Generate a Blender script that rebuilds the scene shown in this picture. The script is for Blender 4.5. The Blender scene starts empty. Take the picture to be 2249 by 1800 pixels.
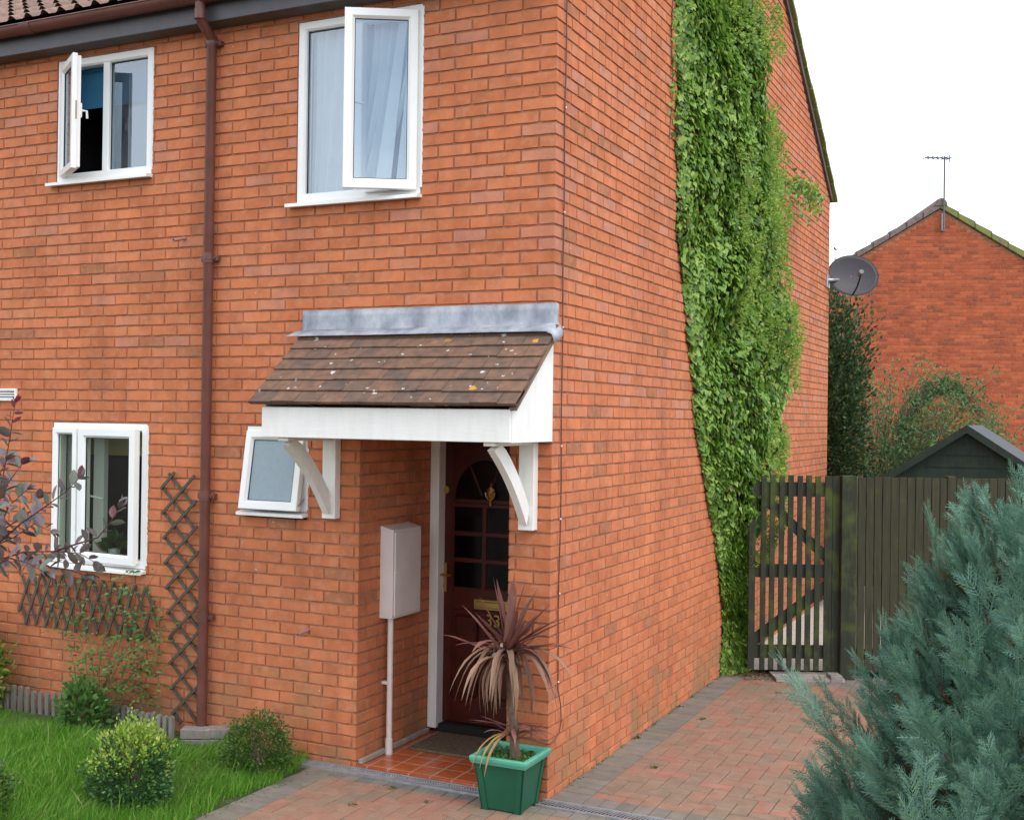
import bpy, math, random
import numpy as np
from mathutils import Matrix, Vector, noise
random.seed(7); RNG = np.random.RandomState(7)
S = bpy.context.scene; COL = S.collection
PI = math.pi

# ------------------------------------------------------------ camera
F = Vector((-0.43007881, 0.90277502, 0.00542928)); R = Vector((0.90273742, 0.4299796, 0.01351635)); U = Vector((-0.00986775, -0.01071431, 0.99989391))
cd = bpy.data.cameras.new('camera'); cam = bpy.data.objects.new('camera', cd); COL.objects.link(cam)
cam.matrix_world = Matrix(((R.x, U.x, -F.x, 2.7029), (R.y, U.y, -F.y, -6.2175), (R.z, U.z, -F.z, 2.2211), (0, 0, 0, 1)))
cd.sensor_fit = 'HORIZONTAL'; cd.sensor_width = 36.0; cd.lens = 36.0 * 2561.4 / 2249.0
cd.clip_start = 0.05; cd.clip_end = 2000
S.camera = cam

# ------------------------------------------------------------ light
S.view_settings.view_transform = 'Standard'; S.view_settings.look = 'None'
S.view_settings.exposure = 1.26; S.view_settings.gamma = 1.0
SUN_EL, SUN_AZ = math.radians(52), math.radians(112)      # azimuth from +Y towards +X
w = bpy.data.worlds.new('World'); S.world = w; w.use_nodes = True
nt = w.node_tree; nt.nodes.clear()
def N(nt, t, **k):
    n = nt.nodes.new(t)
    for a, b in k.items(): setattr(n, a, b)
    return n
out = N(nt, 'ShaderNodeOutputWorld'); add = N(nt, 'ShaderNodeAddShader')
b1 = N(nt, 'ShaderNodeBackground'); b2 = N(nt, 'ShaderNodeBackground')
sky = N(nt, 'ShaderNodeTexSky', sky_type='NISHITA', sun_disc=False, sun_elevation=SUN_EL, sun_rotation=SUN_AZ)
nt.links.new(sky.outputs[0], b1.inputs[0]); b1.inputs[1].default_value = 0.05
tc = N(nt, 'ShaderNodeTexCoord'); mp = N(nt, 'ShaderNodeMapping'); mp.inputs['Scale'].default_value = (1, 1, 2.5)
nz = N(nt, 'ShaderNodeTexNoise'); nz.inputs['Scale'].default_value = 2.2; nz.inputs['Detail'].default_value = 5
cr = N(nt, 'ShaderNodeValToRGB'); cr.color_ramp.elements[0].position = .40; cr.color_ramp.elements[0].color = (.40, .46, .54, 1)
cr.color_ramp.elements[1].position = .6; cr.color_ramp.elements[1].color = (1.0, .975, .93, 1)
nt.links.new(tc.outputs['Generated'], mp.inputs[0]); nt.links.new(mp.outputs[0], nz.inputs[0]); nt.links.new(nz.outputs[0], cr.inputs[0])
nt.links.new(cr.outputs[0], b2.inputs[0]); b2.inputs[1].default_value = 0.87
nt.links.new(b1.outputs[0], add.inputs[0]); nt.links.new(b2.outputs[0], add.inputs[1]); nt.links.new(add.outputs[0], out.inputs[0])
sl = bpy.data.lights.new('sun', 'SUN'); sl.energy = 0.55; sl.angle = math.radians(22); sl.color = (1, .95, .87)
so = bpy.data.objects.new('sun', sl); COL.objects.link(so)
sd = Vector((math.sin(SUN_AZ) * math.cos(SUN_EL), math.cos(SUN_AZ) * math.cos(SUN_EL), math.sin(SUN_EL)))
so.rotation_euler = sd.to_track_quat('Z', 'Y').to_euler(); so.location = (6, -2, 9)

# ------------------------------------------------------------ materials
MATS = {}
def base_mat(name):
    m = bpy.data.materials.new(name); m.use_nodes = True
    t = m.node_tree; p = t.nodes['Principled BSDF']; MATS[name] = m
    return m, t, p
def link(t, a, b): t.links.new(a, b)
def noisy(t, scale, detail=4, coord='Object', vec=None, rough=.55):
    n = N(t, 'ShaderNodeTexNoise'); n.inputs['Scale'].default_value = scale; n.inputs['Detail'].default_value = detail; n.inputs['Roughness'].default_value = rough
    if vec is None:
        c = N(t, 'ShaderNodeTexCoord'); vec = c.outputs[coord]
    link(t, vec, n.inputs['Vector']); return n
def ramp(t, fac, stops):
    r = N(t, 'ShaderNodeValToRGB'); e = r.color_ramp.elements
    while len(e) < len(stops): e.new(.5)
    for i, (p, c) in enumerate(stops): e[i].position = p; e[i].color = (*c, 1)
    link(t, fac, r.inputs[0]); return r
def mixc(t, fac, a, b, mode='MIX'):
    m = N(t, 'ShaderNodeMix', data_type='RGBA', blend_type=mode)
    for s, v in ((m.inputs[0], fac), (m.inputs[6], a), (m.inputs[7], b)):
        if isinstance(v, (int, float)): s.default_value = v
        elif isinstance(v, tuple): s.default_value = (*v, 1)
        else: link(t, v, s)
    return m.outputs[2]
def bump(t, p, h, strength=.3, dist=.01):
    b = N(t, 'ShaderNodeBump'); b.inputs['Strength'].default_value = strength; b.inputs['Distance'].default_value = dist
    link(t, h, b.inputs['Height']); link(t, b.outputs[0], p.inputs['Normal'])
def plain(name, col, rough=.6, var=.15, scale=8, metal=0, bmp=.1, bscale=60, spec=.4):
    m, t, p = base_mat(name)
    n = noisy(t, scale, 5); lo = tuple(c * (1 - var) for c in col); hi = tuple(min(1, c * (1 + var)) for c in col)
    r = ramp(t, n.outputs[0], [(.3, lo), (.7, hi)]); link(t, r.outputs[0], p.inputs['Base Color'])
    p.inputs['Roughness'].default_value = rough; p.inputs['Metallic'].default_value = metal; p.inputs['Specular IOR Level'].default_value = spec
    if bmp: bump(t, p, noisy(t, bscale, 3).outputs[0], bmp, .004)
    return m
def brick_mat(name, cols, blush=(.54, .26, .175), ochre=(.55, .27, .09)):
    m, t, p = base_mat(name)
    a = N(t, 'ShaderNodeAttribute', attribute_name='tint'); sp = N(t, 'ShaderNodeSeparateColor'); link(t, a.outputs['Color'], sp.inputs[0])
    r = ramp(t, sp.outputs[0], cols)
    n1 = noisy(t, 9, 6); n2 = noisy(t, 120, 3); n3 = noisy(t, 1.3, 3)
    c = mixc(t, .55, r.outputs[0], ramp(t, n1.outputs[0], [(.3, (.62, .62, .62)), (.65, (1.05, 1.03, 1.0))]).outputs[0], 'MULTIPLY')
    c = mixc(t, .5, c, ramp(t, n3.outputs[0], [(.35, (.84, .80, .80)), (.65, (1.08, 1.05, 1.02))]).outputs[0], 'MULTIPLY')
    off = N(t, 'ShaderNodeVectorMath', operation='ADD'); cc_ = N(t, 'ShaderNodeTexCoord'); link(t, cc_.outputs['Object'], off.inputs[0]); link(t, a.outputs['Color'], off.inputs[1])
    nh = noisy(t, 17, 3, vec=off.outputs[0]); c = mixc(t, ramp(t, nh.outputs[0], [(.50, (0, 0, 0)), (.72, (.42, .42, .42))]).outputs[0], c, blush)
    nk = noisy(t, 26, 2, vec=off.outputs[0]); c = mixc(t, ramp(t, nk.outputs[0], [(.58, (0, 0, 0)), (.75, (.35, .35, .35))]).outputs[0], c, ochre)
    if name != 'paver' and name != 'paver_grey':
        sx = N(t, 'ShaderNodeSeparateXYZ'); c0 = N(t, 'ShaderNodeTexCoord'); link(t, c0.outputs['Object'], sx.inputs[0])
        mp2 = N(t, 'ShaderNodeMapping'); mp2.inputs['Scale'].default_value = (2.6, 2.6, .35); link(t, c0.outputs['Object'], mp2.inputs[0])
        c = mixc(t, .55, c, ramp(t, noisy(t, 1.4, 6, vec=mp2.outputs[0]).outputs[0], [(.32, (.72, .70, .68)), (.52, (1, 1, 1)), (.75, (1.05, 1.07, 1.08))]).outputs[0], 'MULTIPLY')
        mr = N(t, 'ShaderNodeMapRange'); mr.inputs[1].default_value = .75; mr.inputs[2].default_value = .0; link(t, sx.outputs[2], mr.inputs[0])
        st = ramp(t, noisy(t, 3.2, 5).outputs[0], [(.45, (0, 0, 0)), (.62, (.8, .8, .8))]); mm = N(t, 'ShaderNodeMath', operation='MULTIPLY'); link(t, mr.outputs[0], mm.inputs[0]); link(t, st.outputs[0], mm.inputs[1])
        c = mixc(t, mm.outputs[0], c, (.27, .17, .085))
    else:
        c = mixc(t, ramp(t, noisy(t, 1.7, 6).outputs[0], [(.42, (0, 0, 0)), (.66, (.55, .55, .55))]).outputs[0], c, (.19, .165, .11))
        c = mixc(t, ramp(t, noisy(t, 7, 6).outputs[0], [(.52, (0, 0, 0)), (.7, (.4, .4, .4))]).outputs[0], c, (.30, .235, .185))
    # small dark pits and fire marks
    pit = ramp(t, noisy(t, 75, 2).outputs[0], [(.70, (0, 0, 0)), (.76, (1, 1, 1))])
    c = mixc(t, pit.outputs[0], c, (.16, .05, .03))
    # pale lime specks
    sp2 = ramp(t, noisy(t, 23, 1).outputs[0], [(.775, (0, 0, 0)), (.81, (.8, .8, .8))])
    c = mixc(t, sp2.outputs[0], c, (.62, .50, .44))
    link(t, c, p.inputs['Base Color']); p.inputs['Roughness'].default_value = .88; p.inputs['Specular IOR Level'].default_value = .25
    ad = N(t, 'ShaderNodeMath', operation='ADD'); link(t, n2.outputs[0], ad.inputs[0]); link(t, n1.outputs[0], ad.inputs[1])
    bump(t, p, ad.outputs[0], .35, .006)
    return m
BR = brick_mat('brick', [(.0, (.40, .165, .085)), (.03, (.46, .17, .08)), (.06, (.53, .168, .073)), (.45, (.55, .180, .080)), (.8, (.61, .205, .090)), (.93, (.57, .215, .115)), (1, (.54, .22, .14))])
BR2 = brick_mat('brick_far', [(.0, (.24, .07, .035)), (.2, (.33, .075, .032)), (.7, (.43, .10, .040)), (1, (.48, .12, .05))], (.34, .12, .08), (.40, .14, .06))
MORT = plain('mortar', (.35, .155, .085), .95, .25, 14, bmp=.4)
PAV = brick_mat('paver', [(0, (.235, .165, .12)), (.2, (.29, .18, .125)), (.5, (.325, .18, .125)), (.8, (.335, .165, .115)), (1, (.36, .16, .115))], (.33, .20, .15), (.32, .20, .11))
PAVG = brick_mat('paver_grey', [(0, (.17, .155, .14)), (.5, (.20, .18, .16)), (1, (.23, .20, .175))], (.24, .20, .18), (.19, .18, .12))
SAND = plain('joint_sand', (.20, .155, .11), .95, .3, 20)
UPVC = plain('white_upvc', (.80, .80, .78), .32, .03, 3, bmp=.03)
PAINT = None
def paint():
    m, t, p = base_mat('white_paint'); c = N(t, 'ShaderNodeTexCoord'); mp = N(t, 'ShaderNodeMapping'); mp.inputs['Scale'].default_value = (5, 5, 1.1); link(t, c.outputs['Object'], mp.inputs[0])
    n = noisy(t, 3.5, 6, vec=mp.outputs[0]); r = ramp(t, n.outputs[0], [(.28, (.71, .695, .64)), (.5, (.76, .75, .71)), (.75, (.79, .78, .75))])
    sp = ramp(t, noisy(t, 38, 3).outputs[0], [(.70, (0, 0, 0)), (.78, (.5, .5, .5))]); link(t, mixc(t, sp.outputs[0], r.outputs[0], (.40, .36, .28)), p.inputs['Base Color'])
    p.inputs['Roughness'].default_value = .5; mp2 = N(t, 'ShaderNodeMapping'); mp2.inputs['Scale'].default_value = (1, 8, 8); link(t, c.outputs['Object'], mp2.inputs[0]); bump(t, p, noisy(t, 9, 4, vec=mp2.outputs[0]).outputs[0], .3, .004); return m
PAINT = paint()
GREYP = plain('meter_box_grey', (.66, .60, .56), .5, .06, 5)
PIPE = plain('brown_plastic', (.135, .048, .036), .42, .18, 6)
PIPE2 = plain('overflow_plastic', (.36, .20, .17), .5, .1)
FASC = plain('dark_fascia', (.075, .07, .08), .45, .12)
SOFF = plain('soffit_board', (.10, .08, .07), .7)
LEAD = None
def lead():
    m, t, p = base_mat('lead')
    c = N(t, 'ShaderNodeTexCoord'); mp = N(t, 'ShaderNodeMapping'); mp.inputs['Scale'].default_value = (3.4, 3.4, 2.0); link(t, c.outputs['Object'], mp.inputs[0])
    n = noisy(t, 2.2, 7, vec=mp.outputs[0], rough=.62)
    r = ramp(t, n.outputs[0], [(.30, (.15, .16, .19)), (.46, (.25, .27, .31)), (.60, (.35, .37, .40)), (.78, (.54, .55, .56))])
    link(t, r.outputs[0], p.inputs['Base Color']); p.inputs['Roughness'].default_value = .5; p.inputs['Metallic'].default_value = .15
    bump(t, p, noisy(t, 14, 4).outputs[0], .35, .01); return m
LEAD = lead()
def tile_mat(name, cols, lichen=True, moss=None):
    m, t, p = base_mat(name)
    a = N(t, 'ShaderNodeAttribute', attribute_name='tint'); sp = N(t, 'ShaderNodeSeparateColor'); link(t, a.outputs['Color'], sp.inputs[0])
    r = ramp(t, sp.outputs[0], cols)
    n1 = noisy(t, 16, 7)
    c = mixc(t, .7, r.outputs[0], ramp(t, n1.outputs[0], [(.3, (.45, .46, .48)), (.65, (1.25, 1.14, 1.0))]).outputs[0], 'MULTIPLY')
    if lichen:
        co = N(t, 'ShaderNodeTexCoord')
        for sc, th, col in ((24, .20, (.50, .48, .43)), (13, .17, (.48, .49, .43)), (9, .19, (.50, .24, .03))):
            dn = noisy(t, 60, 2); ad = N(t, 'ShaderNodeVectorMath', operation='MULTIPLY_ADD'); ad.inputs[1].default_value = (.04,) * 3
            link(t, dn.outputs['Color'], ad.inputs[0]); link(t, co.outputs['Object'], ad.inputs[2])
            v = N(t, 'ShaderNodeTexVoronoi'); v.inputs['Scale'].default_value = sc; link(t, ad.outputs[0], v.inputs['Vector'])
            s1 = ramp(t, v.outputs['Distance'], [(th, (1, 1, 1)), (th + .04, (0, 0, 0))])
            sepc = N(t, 'ShaderNodeSeparateColor'); link(t, v.outputs['Color'], sepc.inputs[0])
            gt = N(t, 'ShaderNodeMath', operation='GREATER_THAN'); gt.inputs[1].default_value = .91 if sc > 20 else (.90 if sc > 10 else .68); link(t, sepc.outputs[0], gt.inputs[0])
            mu = N(t, 'ShaderNodeMath', operation='MULTIPLY'); link(t, s1.outputs[0], mu.inputs[0]); link(t, gt.outputs[0], mu.inputs[1])
            if sc == 9:      # orange lichen grows only towards the right end
                sx = N(t, 'ShaderNodeSeparateXYZ'); link(t, co.outputs['Object'], sx.inputs[0])
                mr = N(t, 'ShaderNodeMapRange'); mr.inputs[1].default_value = -.75; mr.inputs[2].default_value = -.45; link(t, sx.outputs[0], mr.inputs[0])
                m2 = N(t, 'ShaderNodeMath', operation='MULTIPLY'); link(t, mu.outputs[0], m2.inputs[0]); link(t, mr.outputs[0], m2.inputs[1]); mu = m2
            c = mixc(t, mu.outputs[0], c, col)
    if moss: c = mixc(t, ramp(t, noisy(t, 5, 5).outputs[0], [(.25, (0, 0, 0)), (.5, (1, 1, 1))]).outputs[0], c, moss)
    link(t, c, p.inputs['Base Color']); p.inputs['Roughness'].default_value = .85
    bump(t, p, n1.outputs[0], .4, .008); return m
CTILE = tile_mat('clay_tile', [(0, (.11, .075, .06)), (.4, (.145, .088, .062)), (.75, (.175, .098, .064)), (1, (.22, .115, .07))])
RTILE = tile_mat('roof_tile', [(0, (.16, .105, .085)), (1, (.24, .15, .12))], lichen=False)
VERGE = tile_mat('verge_tile', [(0, (.12, .10, .06)), (1, (.19, .17, .08))], lichen=False, moss=(.23, .26, .075))
VERGE3 = tile_mat('verge_tile_mossy', [(0, (.12, .10, .07)), (1, (.19, .16, .09))], lichen=False, moss=(.17, .19, .05))
VERGE2 = tile_mat('verge_tile_clean', [(0, (.12, .10, .10)), (1, (.19, .15, .15))], lichen=False)
def glass(name, refl, tint, rough=.02, gcol=(.86, .93, 1, 1)):
    m, t, p = base_mat(name); o = t.nodes['Material Output']; t.nodes.remove(p)
    tr = N(t, 'ShaderNodeBsdfTransparent'); tr.inputs[0].default_value = (*tint, 1)
    g = N(t, 'ShaderNodeBsdfGlossy'); g.inputs['Roughness'].default_value = rough; g.inputs[0].default_value = gcol
    fr = N(t, 'ShaderNodeLayerWeight'); fr.inputs[0].default_value = .25
    ma = N(t, 'ShaderNodeMath', operation='ADD', use_clamp=True); ma.inputs[1].default_value = refl; link(t, fr.outputs['Fresnel'], ma.inputs[0])
    ge = N(t, 'ShaderNodeNewGeometry'); iv = N(t, 'ShaderNodeMath', operation='SUBTRACT'); iv.inputs[0].default_value = 1; link(t, ge.outputs['Backfacing'], iv.inputs[1])
    mu = N(t, 'ShaderNodeMath', operation='MULTIPLY'); link(t, ma.outputs[0], mu.inputs[0]); link(t, iv.outputs[0], mu.inputs[1])
    mx = N(t, 'ShaderNodeMixShader'); link(t, mu.outputs[0], mx.inputs[0]); link(t, tr.outputs[0], mx.inputs[1]); link(t, g.outputs[0], mx.inputs[2]); link(t, mx.outputs[0], o.inputs[0])
    return m
GLU = glass('window_glass_upper', .30, (.80, .86, .88), gcol=(.44, .49, .56, 1)); GLD = glass('window_glass', .12, (.84, .88, .84), gcol=(.5, .55, .58, 1)); GLDARK = glass('door_glass', .01, (.10, .13, .12), .15)
OBSC = plain('obscured_glass', (.20, .27, .31), .22, .05, 30, bmp=.5, bscale=220, spec=.8)
FROST = plain('grey_net_curtain', (.40, .43, .47), .8, .05)
CURT = plain('white_net_curtain', (.86, .87, .88), .85, .04)
BLUE = plain('blue_roller_blind', (.03, .16, .28), .8, .1)
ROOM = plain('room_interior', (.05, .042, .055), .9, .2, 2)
ROOMY = plain('room_yellow_wall', (.80, .66, .27), .9, .1, 2)
DOORM = plain('mahogany', (.050, .005, .0025), .35, .35, 7, bmp=.15)
BRASS = plain('brass', (.48, .34, .12), .35, .1, metal=1)
STEELG = plain('galvanised_steel', (.42, .43, .45), .42, .2, 20, metal=.6)
DARK = plain('black_gap', (.012, .012, .012), .9, .1)
RUB = plain('black_rubber', (.02, .02, .02), .5, .1)
QUARRY = None
def quarry():
    m, t, p = base_mat('quarry_tile'); c = N(t, 'ShaderNodeTexCoord')
    b = N(t, 'ShaderNodeTexBrick', offset=0.0); b.inputs['Scale'].default_value = 1; b.inputs['Brick Width'].default_value = .15; b.inputs['Row Height'].default_value = .15
    b.inputs['Mortar Size'].default_value = .005; b.inputs['Color1'].default_value = (.40, .085, .025, 1); b.inputs['Color2'].default_value = (.48, .11, .035, 1); b.inputs['Mortar'].default_value = (.50, .30, .21, 1)
    mp = N(t, 'ShaderNodeMapping'); mp.inputs['Location'].default_value = (.03, .12, 0); link(t, c.outputs['Object'], mp.inputs[0]); link(t, mp.outputs[0], b.inputs[0])
    cc = mixc(t, .5, b.outputs[0], ramp(t, noisy(t, 7, 5).outputs[0], [(.3, (.6, .6, .6)), (.7, (1.1, 1.1, 1.1))]).outputs[0], 'MULTIPLY')
    link(t, cc, p.inputs['Base Color']); p.inputs['Roughness'].default_value = .3; bump(t, p, b.outputs['Fac'], -.3, .003); return m
QUARRY = quarry()
MAT_ = plain('coir_mat', (.12, .085, .05), .95, .4, 30, bmp=.8, bscale=250)
CONC = plain('concrete', (.30, .27, .23), .9, .25, 12, bmp=.4)
BLOCK = plain('grey_block', (.24, .21, .19), .9, .2, 18, bmp=.4)
GATEW = None
def wood(name, c1, c2, moss, mscale=6, mth=(.48, .68)):
    m, t, p = base_mat(name); c = N(t, 'ShaderNodeTexCoord'); mp = N(t, 'ShaderNodeMapping'); mp.inputs['Scale'].default_value = (18, 18, 1.3); link(t, c.outputs['Object'], mp.inputs[0])
    n = noisy(t, 3, 6, vec=mp.outputs[0]); r = ramp(t, n.outputs[0], [(.3, c1), (.7, c2)])
    cc = mixc(t, ramp(t, noisy(t, mscale, 4).outputs[0], [(mth[0], (0, 0, 0)), (mth[1], (1, 1, 1))]).outputs[0], r.outputs[0], moss)
    link(t, cc, p.inputs['Base Color']); p.inputs['Roughness'].default_value = .85; bump(t, p, n.outputs[0], .5, .006); return m
GATEW = wood('green_stained_wood', (.012, .016, .009), (.03, .034, .018), (.055, .075, .012))
FENW = wood('brown_green_wood', (.022, .023, .010), (.048, .045, .020), (.05, .062, .014), 6, (.58, .80))
GREYW = wood('grey_weathered_wood', (.15, .135, .12), (.25, .225, .20), (.14, .15, .09), 9)
TRELW = wood('grey_trellis_wood', (.045, .032, .025), (.115, .088, .068), (.075, .075, .045), 9)
SHEDW = wood('dark_green_boards', (.010, .020, .014), (.022, .036, .026), (.02, .04, .02))
FELT = plain('roofing_felt', (.075, .082, .085), .9, .15, 14)
POTM = plain('green_plastic_pot', (.010, .092, .048), .45, .12, 5)
POTR = plain('pale_green_rim', (.08, .34, .23), .45, .1, 5)
SOIL = plain('soil', (.06, .04, .025), .95, .5, 12, bmp=.8, bscale=40)
GRAV = plain('gravel', (.50, .46, .40), .95, .5, 60, bmp=1, bscale=90)
DISHM = plain('dark_mesh_dish', (.040, .036, .045), .5, .08)
ALU = plain('aluminium', (.5, .5, .52), .4, .1, metal=.7)
AER = plain('aerial_grey', (.10, .10, .11), .6, .1)
BARK = plain('bark', (.14, .09, .06), .9, .4, 25, bmp=.8)
REDBARK = plain('purple_bark', (.10, .03, .03), .8, .3, 25)
def leafm(name, cols, rough=.45, trans=.25, spec=.4):
    m, t, p = base_mat(name); o = t.nodes['Material Output']
    g = N(t, 'ShaderNodeNewGeometry'); r = ramp(t, g.outputs['Random Per Island'], cols)
    n = noisy(t, 2.2, 3); c = mixc(t, .5, r.outputs[0], ramp(t, n.outputs[0], [(.3, (.7, .75, .7)), (.7, (1.2, 1.15, 1.1))]).outputs[0], 'MULTIPLY')
    link(t, c, p.inputs['Base Color']); p.inputs['Roughness'].default_value = rough; p.inputs['Specular IOR Level'].default_value = spec
    tr = N(t, 'ShaderNodeBsdfTranslucent'); link(t, c, tr.inputs[0])
    mx = N(t, 'ShaderNodeMixShader'); mx.inputs[0].default_value = trans
    link(t, p.outputs[0], mx.inputs[1]); link(t, tr.outputs[0], mx.inputs[2]); link(t, mx.outputs[0], o.inputs[0]); return m
IVY = leafm('ivy_leaf', [(0, (.08, .17, .03)), (.35, (.165, .315, .045)), (.7, (.25, .42, .065)), (.93, (.38, .53, .12)), (.985, (.42, .52, .14)), (1, (.30, .18, .07))], .38, .38)
IVYF = leafm('ivy_berry_leaf', [(0, (.18, .32, .05)), (.6, (.31, .46, .075)), (1, (.46, .52, .14))], .5, .35)
GRASS = leafm('grass', [(0, (.07, .20, .014)), (.5, (.12, .31, .022)), (.85, (.18, .40, .04)), (1, (.34, .40, .12))], .5, .35)
CYP = leafm('cypress', [(0, (.075, .165, .115)), (.4, (.12, .25, .19)), (.72, (.165, .305, .24)), (.86, (.15, .30, .13)), (1, (.26, .40, .32))], .6, .14)
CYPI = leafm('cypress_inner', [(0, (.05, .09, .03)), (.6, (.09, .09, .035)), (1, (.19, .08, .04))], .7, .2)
BOX = leafm('box_leaf', [(0, (.03, .085, .015)), (.6, (.06, .14, .022)), (1, (.14, .21, .04))], .4, .2)
EUO = leafm('euonymus_green', [(0, (.03, .09, .03)), (.6, (.05, .14, .04)), (1, (.13, .26, .06))], .4, .15)
EUY = leafm('euonymus_yellow', [(0, (.16, .32, .04)), (.5, (.32, .46, .07)), (1, (.52, .58, .15))], .45, .3)
ROSE = leafm('rose_leaf', [(0, (.05, .13, .03)), (.7, (.10, .22, .045)), (1, (.18, .28, .07))], .5, .3)
ROSET = leafm('rose_young_leaf', [(0, (.16, .10, .04)), (1, (.30, .18, .07))], .5, .3)
HYD = leafm('yellow_green_leaf', [(0, (.08, .16, .02)), (.5, (.16, .26, .035)), (.85, (.30, .36, .06)), (1, (.40, .30, .14))], .5, .3)
PLUM = leafm('plum_leaf', [(0, (.10, .085, .08)), (.4, (.19, .155, .17)), (.7, (.14, .16, .125)), (1, (.17, .055, .065))], .38, .12)
PLUMR = leafm('plum_young_leaf', [(0, (.30, .03, .035)), (1, (.16, .05, .06))], .4, .25)
CORD = leafm('cordyline_leaf', [(0, (.15, .055, .05)), (.5, (.22, .09, .08)), (1, (.28, .14, .115))], .42, .15)
CORDT = leafm('cordyline_old_leaf', [(0, (.22, .125, .085)), (.6, (.31, .195, .125)), (1, (.23, .11, .08))], .45, .15)
CORDB = leafm('cordyline_dead', [(0, (.34, .20, .10)), (1, (.45, .26, .08))], .5, .2)
DKT = leafm('dark_evergreen', [(0, (.02, .05, .018)), (.7, (.045, .10, .03)), (1, (.12, .18, .05))], .6, .15)
MID = leafm('feathery_leaf', [(0, (.05, .12, .04)), (.6, (.09, .19, .06)), (1, (.17, .27, .09))], .6, .25)
DEAD = leafm('dead_leaf', [(0, (.12, .06, .03)), (1, (.30, .19, .08))], .8, .1)

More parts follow.
